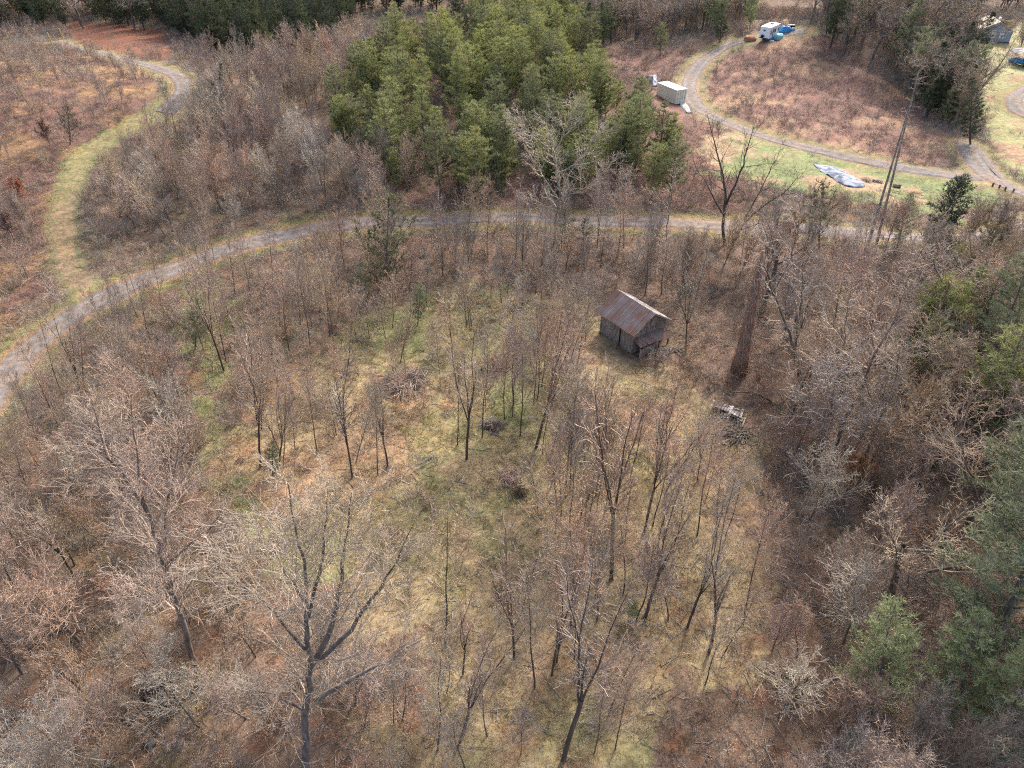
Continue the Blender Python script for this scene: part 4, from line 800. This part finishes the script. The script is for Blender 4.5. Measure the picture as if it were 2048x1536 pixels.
# ------------------------------------------------------------------ shipping container
B = P(1341, 199); hd = R(-62); ct = empty('shipping_container', B, 'cream shipping container beside the bend of the gravel road', 'container', rz=hd)
L, Wd, Hh = 6.06, 2.44, 2.59
mb = MB()
def corr(p0, p1, z0, z1, amp=.035, n=44):
    vs = []; L_ = math.hypot(p1[0] - p0[0], p1[1] - p0[1]); nx_, ny_ = -(p1[1] - p0[1]) / L_, (p1[0] - p0[0]) / L_
    for i in range(n + 1):
        f = i / n; o_ = amp if (i // 2) % 2 else 0; vs += [(p0[0] + (p1[0] - p0[0]) * f + nx_ * o_, p0[1] + (p1[1] - p0[1]) * f + ny_ * o_, z) for z in (z0, z1)]
    mb.add(vs, [(2 * i, 2 * i + 2, 2 * i + 3, 2 * i + 1) for i in range(n)])
hx, hy = L / 2, Wd / 2
corr((-hx + .1, -hy + .02), (hx - .1, -hy + .02), .15, Hh - .1); corr((hx - .1, hy - .02), (-hx + .1, hy - .02), .15, Hh - .1); corr((-hx + .02, hy - .1), (-hx + .02, -hy + .1), .15, Hh - .1, n=16)
mb.build('wall', M['cream'], ct)
mb = MB()
for x in (-hx + .06, hx - .06):
    for y in (-hy + .06, hy - .06): mb.box((x, y, Hh / 2), (.14, .14, Hh - .02))
for y in (-hy + .05, hy - .05): mb.box((0, y, .09), (L - .28, .1, .14)); mb.box((0, y, Hh - .07), (L - .28, .1, .1))
for x in (-hx + .05, hx - .05): mb.box((x, 0, .09), (.1, Wd - .28, .14)); mb.box((x, 0, Hh - .07), (.1, Wd - .28, .1))
mb.build('frame', M['cream'], ct, bevel=.01)
MB().box((0, 0, Hh + .005), (L, Wd, .03)).build('roof', M['creamroof'], ct)
for s_ in (-1, 1):
    mb = MB(); mb.box((hx - .03, s_ * .56, Hh / 2), (.05, 1.06, Hh - .34))
    for k in range(3): mb.box((hx + .003, s_ * .56, .5 + k * .75), (.03, .95, .38))
    dr = mb.build('door', M['cream'], ct); mb = MB()
    for q_ in (.3, .82): mb.tube([(hx + .05, s_ * q_, .16), (hx + .05, s_ * q_, Hh - .14)], .025, 6); mb.box((hx + .06, s_ * q_, 1.0), (.04, .3, .06))
    mb.build('lock_bar', M['grey'], dr)
MB().box((0, 0, .04), (L - .3, Wd - .3, .06)).build('floor', M['grey'], ct)

def drape(name, px, m, label, cat, lift=.25, seed=0, folds=.12, centre_h=.0, group=None):
    pts = PP(px); c = pts.mean(0); r = np.random.default_rng(seed); n = len(pts); rings = 9; V = []; per = []
    for i in range(n):
        a, b = pts[i], pts[(i + 1) % n]
        for k in range(6): per.append(a + (b - a) * k / 6)
    per = np.array(per); N = len(per)
    for j in range(rings + 1):
        f = j / rings
        for i in range(N):
            q_ = c + (per[i] - c) * f * (1 + (r.random() - .5) * .05); z = float(hgt(*q_)) + lift * (1 - f ** 3) * .6 + centre_h * (1 - f) + .06 + (fbm(q_[0] * 4, q_[1] * 4, 2.5, seed % 5) - .4) * folds * (1.1 - f * .5); V.append((q_[0] - c[0], q_[1] - c[1], z - float(hgt(*c))))
    Fq = [(j * N + i, j * N + (i + 1) % N, (j + 1) * N + (i + 1) % N, (j + 1) * N + i) for j in range(rings) for i in range(N)]
    V = np.array(V); o = mesh_np(name, V, np.array(Fq), m, smooth=True); o.location = (c[0], c[1], float(hgt(*c))); tag(o, label, cat, group)
    s_ = o.modifiers.new('solid', 'SOLIDIFY'); s_.thickness = .02; return o
drape('tarp', [(1291, 152), (1314, 151), (1318, 172), (1305, 174), (1299, 165)], M['navy'], 'dark blue crumpled tarp lying behind the cream container', 'tarp', lift=.5, seed=1, folds=.5, centre_h=.5)
drape('plastic_sheet', [(1356, 203), (1366, 200), (1378, 216), (1384, 226), (1374, 226), (1362, 214)], M['plastic'], 'crumpled white plastic sheet at the container door end', 'plastic sheet', lift=.25, seed=2, folds=.3)
drape('tarp', [(1625, 328), (1645, 331), (1665, 333), (1690, 344), (1715, 358), (1732, 372), (1722, 377), (1690, 372), (1672, 363), (1655, 351), (1640, 344)], M['silver'], 'large silver tarp spread on the lawn below the loop road', 'tarp', lift=.3, seed=3, folds=.5)
drape('tarp', [(1696, 356), (1704, 356), (1703, 364), (1695, 362)], M['teal'], 'small teal sheet lying on the silver tarp', 'tarp', lift=.8, seed=4)
def logo(u, v, L_, r_, a, lab, name='log', grp=None):
    B = P(u, v); g_ = np.random.default_rng(int(u)); mb = MB(); pts = [(-L_ / 2 + L_ * i / 6, g_.normal() * .04, r_ * .85 + g_.normal() * .03) for i in range(7)]; mb.tube(pts, [r_ * (1 + g_.normal() * .08) for _ in pts], 9)
    o = mb.build(name, M['log'], smooth=False); o.location = B; o.rotation_euler = (0, 0, a); tag(o, lab, 'log', grp)
logo(1754, 365, 1.4, .24, -.5, 'longest cut log lying on the lawn right of the silver tarp'); logo(1793, 374, 1.1, .28, -.3, 'short cut log furthest right on the lawn')
def heap(u, v, n, L_, hh, m, name, lab, cat, seed, rad=.9, rr=.03):
    B = P(u, v); r = np.random.default_rng(seed); S_ = []
    for k in range(n):
        a = r.random() * 3.14; p = np.array([r.normal() * rad * .5, r.normal() * rad * .5, abs(r.normal()) * hh * .5 + .05]); d = np.array([math.cos(a), math.sin(a), r.normal() * .22]); l_ = L_ * (.5 + r.random())
        b_ = p + d * l_ / 2 + r.normal(size=3) * .1; c_ = p - d * l_ / 2; c_[2] = max(c_[2], .02); b_[2] = max(b_[2], .02); S_.append((*c_, *p, rr * 1.2, rr)); S_.append((*p, *b_, rr, rr * .5))
    V, Fq = prism(S_, 5); o = mesh_np(name, V, Fq, m); o.location = B; tag(o, lab, cat); return o
heap(1733, 361, 36, 1.1, .4, M['twig'], 'branch_heap', 'heap of cut branches at the upper edge of the silver tarp', 'branch heap', 1)
heap(800, 770, 170, 2.0, .6, M['twig'], 'brush_heap', 'wide heap of grey brown brush in the left of the clearing', 'brush heap', 2, rad=1.7, rr=.02)
heap(830, 762, 130, 1.8, .8, M['twig_red'], 'brush_heap', 'darker red brown brush heap behind the wide grey one', 'brush heap', 3, rad=1.2, rr=.025)
heap(1470, 870, 90, 1.7, .5, M['bark'], 'branch_heap', 'heap of grey branches in front of the white boards', 'branch heap', 4, rad=1.2, rr=.035)
heap(1020, 955, 90, 1.0, .5, M['twig_red'], 'brush_heap', 'small reddish brush tuft in the middle of the meadow', 'brush heap', 5, rad=.8, rr=.018); heap(1040, 985, 80, .8, .5, M['bark_dark'], 'brush_heap', 'small dark brush tuft below the reddish one', 'brush heap', 6, rad=.6, rr=.018)
# boards heap with white sheet
B = P(1450, 830); wr = empty('collapsed_hut', B, 'collapsed hut of pale peeling boards over a dark hollow', 'ruin', rz=-.5); r = np.random.default_rng(12)
mb = MB()
for i in range(12): mb.box((-1.3 + i * .24, .2 + r.normal() * .06, .75 - i * .02 + r.normal() * .02), (.2, 1.2 + r.random() * .4, .03), r.normal() * .05, Matrix.Rotation(R(-14 + r.normal() * 4), 3, 'X'))
mb.build('roof_boards', M['tin'], wr); mb = MB()
for x in (-1.2, .1, 1.3): mb.box((x, -.2, .33), (.1, .1, .7)); mb.box((x, .7, .33), (.1, .1, .6))
mb.build('post', M['oldwood'], wr); MB().box((.05, .25, .3), (2.3, .8, .5)).build('core', M['dirt'], wr)  # solid dark block stands in for the shade under the boards
mb = MB()
for i in range(10): mb.box((1.2 + r.normal() * .5, -.4 + r.normal() * .4, .2 + .3 * r.random()), (1.2, .1, .04), r.random() * 3, Matrix.Rotation(r.normal() * .3, 3, 'X'))
mb.build('fallen_boards', M['oldwood'], wr)
# sunken mounds
def mound(u, v, rx, ry, h, lab, seed):
    B = P(u, v); root = empty('brush_mound', B, lab, 'mound'); r = np.random.default_rng(seed); V = []; n, m_ = 24, 7
    for j in range(m_ + 1):
        f = j / m_
        for i in range(n): a = 2 * math.pi * i / n; rr = f * (1 + .12 * r.normal() * f); V.append((math.cos(a) * rx * rr, math.sin(a) * ry * rr + .2, h * math.cos(f * 1.57) - .05 + .05 * r.normal()))
    mesh_np('earth', np.array(V), np.array([(j * n + i, j * n + (i + 1) % n, (j + 1) * n + (i + 1) % n, (j + 1) * n + i) for j in range(m_) for i in range(n)]), M['dirt'], root, smooth=True)
    pV = []; S_ = []
    for k in range(260):
        a = r.random() * 6.28; f = r.random() ** .6; p = np.array([math.cos(a) * rx * f, math.sin(a) * ry * f + .2, h * math.cos(f * 1.57)])
        if math.sin(a) * f < -.55: continue
        d = unit(r.normal(size=3) + np.array([math.cos(a), math.sin(a), .3])); q_ = p + d * .4; q2 = q_ + unit(d + r.normal(size=3) * .6) * .3; S_ += [(*p, *q_, .018, .014), (*q_, *q2, .014, .008)]
    V, Fq = prism(S_); mesh_np('dead_stems', V, Fq, M['twig_red'], root)
    mb = MB(); ring = [(math.cos(2 * math.pi * i / 16) * rx * .55, -ry * .75 + math.sin(2 * math.pi * i / 16) * ry * .45, .07) for i in range(16)]; mb.add(ring, [tuple(range(16))]); mb.build('dark_hollow', M['black'], root)  # flat black disc painted in for the shade of the hollow
mound(988, 735, 1.25, 1.3, .9, 'brush covered mound with a dark hollow, farther of two in the clearing', 61)
mound(985, 856, 1.1, .9, .45, 'low brush covered mound with a dark hollow, nearer of two', 62)
# fallen mossy limb
B = P(1500, 800); root = empty('fallen_limb', B, 'mossy fallen limb lying above the collapsed hut', 'limb'); g_ = Grow(77); pth = [np.array(p) for p in ((-3, .3, .35), (-1.8, .4, .6), (-.6, .2, .8), (.5, 0, .75), (1.4, -.4, .5), (2.2, -1, .15))]; g_.paths.append((pth, [.03, .06, .09, .11, .13, .14])); S = dict(SPREAD); S['kids'] = [6, 6, 4, 3]; S['ratio'] = [1, .25, .4, .4]; g_.sides(pth, g_.paths[0][1], 6, 1, S, f0=.05); g_.meshes('x', M['moss_bark'], M['twig_pale'], root)
def rock(u, v, s, lab, seed, m='rock'):
    B = P(u, v); r = np.random.default_rng(seed); V = []; n, k = 10, 7
    for j in range(k):
        for i in range(n): a = 2 * math.pi * i / n; b = math.pi * j / (k - 1) ; rr = s * (.8 + .35 * r.random()); V.append((math.sin(b) * math.cos(a) * rr * 1.2, math.sin(b) * math.sin(a) * rr, math.cos(b) * rr * .75 + s * .3))
    o = mesh_np('rock', np.array(V), np.array([(j * n + i, (j + 1) * n + i, (j + 1) * n + (i + 1) % n, j * n + (i + 1) % n) for j in range(k - 1) for i in range(n)]), M[m]); o.location = B; tag(o, lab, 'rock')
rock(263, 1437, .42, 'dark boulder among orange leaves near the bottom left', 1); rock(300, 1490, .3, 'small dark rock below the boulder at the bottom left', 2)
heap(318, 1395, 220, 1.3, 1.0, M['bark_dark'], 'root_ball', 'dark tangled root ball beside the leaning dark tree', 'root ball', 8, rad=1.0, rr=.03)

# ------------------------------------------------------------------ camper
B = P(1537, 77); hd = R(52); rvv = empty('camper_trailer', B, 'white travel trailer parked at the top end of the gravel road', 'travel trailer', rz=hd)
L, Wd, Z0, Hh = 6.4, 2.4, .55, 2.95                                  # x forward away from the camera, rear face at -x
hx, hy = L / 2, Wd / 2
mb = MB(); prof = [(-hx, Z0), (hx - .5, Z0), (hx, Z0 + .5), (hx, Hh - .6), (hx - .45, Hh), (-hx + .08, Hh), (-hx, Hh - .1)]; n = len(prof)
mb.add([(x, -hy, z) for x, z in prof] + [(x, hy, z) for x, z in prof], [tuple(range(n)), tuple(range(2 * n - 1, n - 1, -1))] + [(i, n + i, n + (i + 1) % n, (i + 1) % n) for i in range(n)]); mb.build('body', M['white'], rvv, bevel=.04)
MB().box((-.2, 0, Hh + .015), (L - .8, Wd - .1, .03)).build('roof', M['white'], rvv); MB().box((.6, 0, Hh + .16), (.9, .7, .24)).build('air_conditioner', M['black'], rvv, bevel=.03); MB().box((-2, .3, Hh + .09), (.4, .4, .12)).build('roof_vent', M['grey'], rvv)
for x, y0, wdt, zz, hh in ((-2.4, -hy, .55, 1.75, .6), (-.1, -hy, .9, 1.9, .7), (2.1, -hy, .6, 1.9, .6)):
    wn = MB().box((x, y0 - .012, zz), (wdt, .03, hh)).build('window', M['glass'], rvv)
    mb = MB(); mb.box((x, y0 - .02, zz + hh / 2 + .02), (wdt + .08, .03, .04)); mb.box((x, y0 - .02, zz - hh / 2 - .02), (wdt + .08, .03, .04)); mb.build('window_frame', M['grey'], wn)
dr = MB().box((-1.3, -hy - .015, 1.55), (.66, .03, 1.8)).build('door', M['grey'], rvv); MB().box((-1.3, -hy - .04, 1.95), (.42, .03, .6)).build('door_window', M['glass'], dr)
MB().box((-hx - .012, .15, 2.2), (.03, .5, .35)).build('rear_emblem', M['navy'], rvv); MB().box((-hx - .08, 0, .6), (.14, Wd - .2, .14)).build('bumper', M['black'], rvv)
MB().box((-2.75, -hy - .01, 1.4), (.12, .03, 2.2)).build('side_stripe', M['black'], rvv); MB().box((3.0, -hy - .01, 1.7), (.14, .03, 1.6)).build('side_stripe', M['black'], rvv)
for x in (-.5, .4):
    for s_ in (-1, 1):
        mb = MB(); mb.tube([(x, s_ * (hy - .22), .36), (x, s_ * (hy - .02), .36)], .36, 16); wh = mb.build('wheel', M['rubber'], rvv); MB().tube([(x, s_ * (hy - .05), .36), (x, s_ * (hy + .0), .36)], .2, 12).build('rim', M['white'], wh)
mb = MB(); mb.tube([(-hx - .1, .35, 1.0), (-hx - .32, .35, 1.0)], .36, 16); mb.build('spare_wheel', M['rubber'], rvv); MB().tube([(hx, 0, .5), (hx + 1.2, 0, .5)], .06, 6).build('tow_bar', M['black'], rvv)
MB().box((0, 0, Z0 - .06), (L - .6, Wd - .5, .1)).build('chassis', M['black'], rvv)
def bundle(name, u, v, dims, m, lab, cat, seed, rz=0):
    B = P(u, v); r = np.random.default_rng(seed); V = []; n, k = 18, 9
    for j in range(k):
        b = math.pi / 2 * j / (k - 1); 
        for i in range(n):
            a = 2 * math.pi * i / n; sq = (abs(math.cos(a)) ** 4 + abs(math.sin(a)) ** 4) ** -.25; e = 1 + r.normal() * .06
            V.append((math.cos(a) * sq * dims[0] / 2 * math.sin(b) ** .5 * e, math.sin(a) * sq * dims[1] / 2 * math.sin(b) ** .5 * e, dims[2] * math.cos(b) ** .7 * e if j < k - 1 else -.05))
    o = mesh_np(name, np.array(V), np.array([(j * n + i, (j + 1) * n + i, (j + 1) * n + (i + 1) % n, j * n + (i + 1) % n) for j in range(k - 1) for i in range(n)]), m); o.location = B; o.rotation_euler = (0, 0, rz); tag(o, lab, cat); return o
bundle('tarp_covered_pile', 1540, 79, (2.2, 1.4, .9), M['blue'], 'blue tarp covered pile by the rear corner of the camper', 'covered pile', 1, .7); bundle('tarp_covered_pile', 1556, 77, (2.6, 1.8, 1.0), M['teal'], 'teal tarp covered pile under the side of the camper', 'covered pile', 2, .9)
bundle('tarp_covered_pile', 1569, 64, (2.6, 1.6, 1.3), M['blue'], 'bright blue covered pile at the front of the camper', 'covered pile', 3, -.2); bundle('dirt_pile', 1500, 80, (2.6, 2.2, .9), M['clay'], 'low pile of red dirt left of the camper', 'dirt pile', 4)
bundle('white_sack', 1586, 61, (.9, .8, .6), M['plastic'], 'white sack of rubbish on the ground right of the camper', 'sack', 5); bundle('white_sack', 1543, 84, (1.0, .7, .4), M['plastic'], 'white sack lying below the nearest blue covered pile', 'sack', 6)
# small off-road quad
B = P(1581, 56); qd = empty('quad_bike', B, 'small black and white quad bike right of the camper', 'quad bike', rz=.4)
for x in (-.55, .55):
    for y in (-.42, .42): MB().tube([(x, y - .12, .28), (x, y + .12, .28)], .28, 12).build('wheel', M['rubber'], qd)
MB().box((0, 0, .5), (1.2, .4, .3)).build('body', M['black'], qd, bevel=.06); MB().box((-.2, 0, .75), (.6, .3, .14)).build('seat', M['white'], qd, bevel=.04); mb = MB(); mb.tube([(.4, 0, .6), (.3, 0, 1.0)], .03, 6); mb.tube([(.3, -.38, 1.02), (.3, .38, 1.02)], .025, 6); mb.build('handlebar', M['black'], qd)
for x in (-.55, .55): MB().box((x, 0, .66), (.5, .95, .06)).build('fender', M['white' if x > 0 else 'black'], qd, bevel=.02)
# ------------------------------------------------------------------ house
B = P(1976, 76); hs = empty('small_house', B, 'blue grey house with a tan gable roof at the top right', 'house', rz=R(-14)); hw, hd_, EH, RH = 4.6, 5.0, 3.0, 5.4
mb = MB(); mb.add([(-hw, -hd_, 0), (hw, -hd_, 0), (hw, hd_, 0), (-hw, hd_, 0), (-hw, -hd_, EH), (hw, -hd_, EH), (hw, hd_, EH), (-hw, hd_, EH), (0, -hd_, RH), (0, hd_, RH)], [(0, 1, 5, 8, 4), (1, 2, 6, 5), (2, 3, 7, 9, 6), (3, 0, 4, 7), (3, 2, 1, 0)]); mb.build('wall', M['siding'], hs)
mb = MB(); e = .55; dz = (RH - EH) / hw * e
for s_ in (-1, 1): mb.add([(0, -hd_ - .5, RH + .06), (0, hd_ + .5, RH + .06), (s_ * (hw + e), hd_ + .5, EH - dz + .06), (s_ * (hw + e), -hd_ - .5, EH - dz + .06), (0, -hd_ - .5, RH + .24), (0, hd_ + .5, RH + .24), (s_ * (hw + e), hd_ + .5, EH - dz + .24), (s_ * (hw + e), -hd_ - .5, EH - dz + .24)], [(0, 1, 2, 3), (4, 5, 6, 7), (0, 3, 7, 4), (1, 2, 6, 5), (2, 3, 7, 6)])
rf = mb.build('roof', M['shingle'], hs); MB().box((1.8, 1.5, 5.1), (.6, .6, 1.2)).build('chimney', M['white'], rf)
mb = MB(); mb.add([(1.2, 1.0, RH - .3), (hw + 1.8, 1.0, RH - .4), (hw + 1.8, 3.8, EH - .1), (1.2, 3.8, EH + .1)], [(0, 1, 2, 3)]); q_ = mb.build('wing_roof', M['shingle'], rf); s_ = q_.modifiers.new('solid', 'SOLIDIFY'); s_.thickness = .15
for x in (-2.9, -.5, 1.9):
    f_ = MB().box((x, -hd_ - .03, 1.75), (1.25, .06, 1.5)).build('window', M['white'], hs); MB().box((x, -hd_ - .075, 1.6), (.5, .03, .55)).build('pane', M['glass'], f_)
MB().box((0, -hd_ - .05, EH + .02), (2 * hw, .05, .12)).build('trim', M['white'], hs)
MB().box((0, -.2, -.3), (2 * hw + .1, 2 * hd_ + .1, .7)).build('foundation', M['rock'], hs)
hs.scale = (.82, .82, .82)
# ------------------------------------------------------------------ canopy and blue car
B = P(2046, 128); cp = empty('carport_canopy', B, 'grey metal carport roof at the right edge', 'carport', rz=-.2); mb = MB(); n = 10
vs = [];
for i in range(n + 1): a = math.pi * i / n; vs += [(-math.cos(a) * 3.0, -2.6, 2.2 + math.sin(a) * .8), (-math.cos(a) * 3.0, 2.6, 2.2 + math.sin(a) * .8)]
mb.add(vs, [(2 * i, 2 * i + 1, 2 * i + 3, 2 * i + 2) for i in range(n)]); o = mb.build('roof', M['tin'], cp); s_ = o.modifiers.new('s', 'SOLIDIFY'); s_.thickness = .05
for x in (-2.9, 2.9):
    for y in (-2.5, 0, 2.5): MB().tube([(x, y, 0), (x, y, 2.25)], .05, 6).build('post', M['grey'], cp)
def car(B, rz, m, lab):
    c_ = empty('parked_car', B, lab, 'car', rz=rz); mb = MB(); pr_ = [(-2.1, .35), (2.1, .35), (2.15, .75), (1.2, .92), (.55, 1.4), (-1.1, 1.42), (-1.8, .98), (-2.15, .9)]; n = len(pr_)
    mb.add([(x, -.85 + (.12 if z > 1 else 0), z) for x, z in pr_] + [(x, .85 - (.12 if z > 1 else 0), z) for x, z in pr_], [tuple(range(n)), tuple(range(2 * n - 1, n - 1, -1))] + [(i, n + i, n + (i + 1) % n, (i + 1) % n) for i in range(n)]); mb.build('body', m, c_, bevel=.05)
    MB().box((-.25, 0, 1.16), (1.3, 1.64, .3)).build('side_window', M['glass'], c_); mb = MB(); mb.add([(1.22, -.7, .95), (1.22, .7, .95), (.62, .66, 1.4), (.62, -.66, 1.4)], [(0, 1, 2, 3)]); mb.build('windscreen', M['glass'], c_)
    for x in (-1.35, 1.35):
        for s_ in (-1, 1): wh = MB().tube([(x, s_ * .68, .33), (x, s_ * .88, .33)], .33, 14).build('wheel', M['rubber'], c_); MB().tube([(x, s_ * .86, .33), (x, s_ * .9, .33)], .2, 10).build('rim', M['grey'], wh)
car(B + np.array([-1.4, -.6, 0]), R(-60), M['blue'], 'blue car parked under the carport canopy at the right edge'); car(B + np.array([1.5, -1.5, 0]), R(-50), M['white'], 'white car parked right of the blue car under the canopy')
# ------------------------------------------------------------------ wooden posts
for u, v, h, lab in ((104, 88, 2.6, 'yellow wooden post left of the upper road, nearer of two'), (127, 79, 2.6, 'yellow wooden post left of the upper road, farther of two')):
    B = P(u, v); mb = MB(); mb.tube([(0, 0, -.1), (-.05, 0, h * .5), (-.15, 0, h)], [.14, .135, .13], 10); o = mb.build('wooden_post', M['post']); o.location = B; tag(o, lab, 'post')
heap(114, 80, 12, .8, .3, M['tin'], 'scrap_heap', 'small pale scrap between the two yellow posts', 'scrap', 9, rad=.4)
for k, (u, v) in enumerate(((1985, 372), (1998, 376), (2010, 380), (2026, 384))):
    B = P(u, v); o = MB().tube([(0, 0, -.1), (0, 0, .5)], .13, 8).build('stump', M['bark_dark']); o.location = B; tag(o, 'short dark post in the row below the driveway junction', 'post', 'short posts below the driveway junction')
# prototypes never placed are removed
for pr in slim + fork + bush + pale + spread + pines + softs + darks + cedar:
    if not pr.used:
        for ch in list(pr.root.children): bpy.data.objects.remove(ch)
        bpy.data.objects.remove(pr.root)
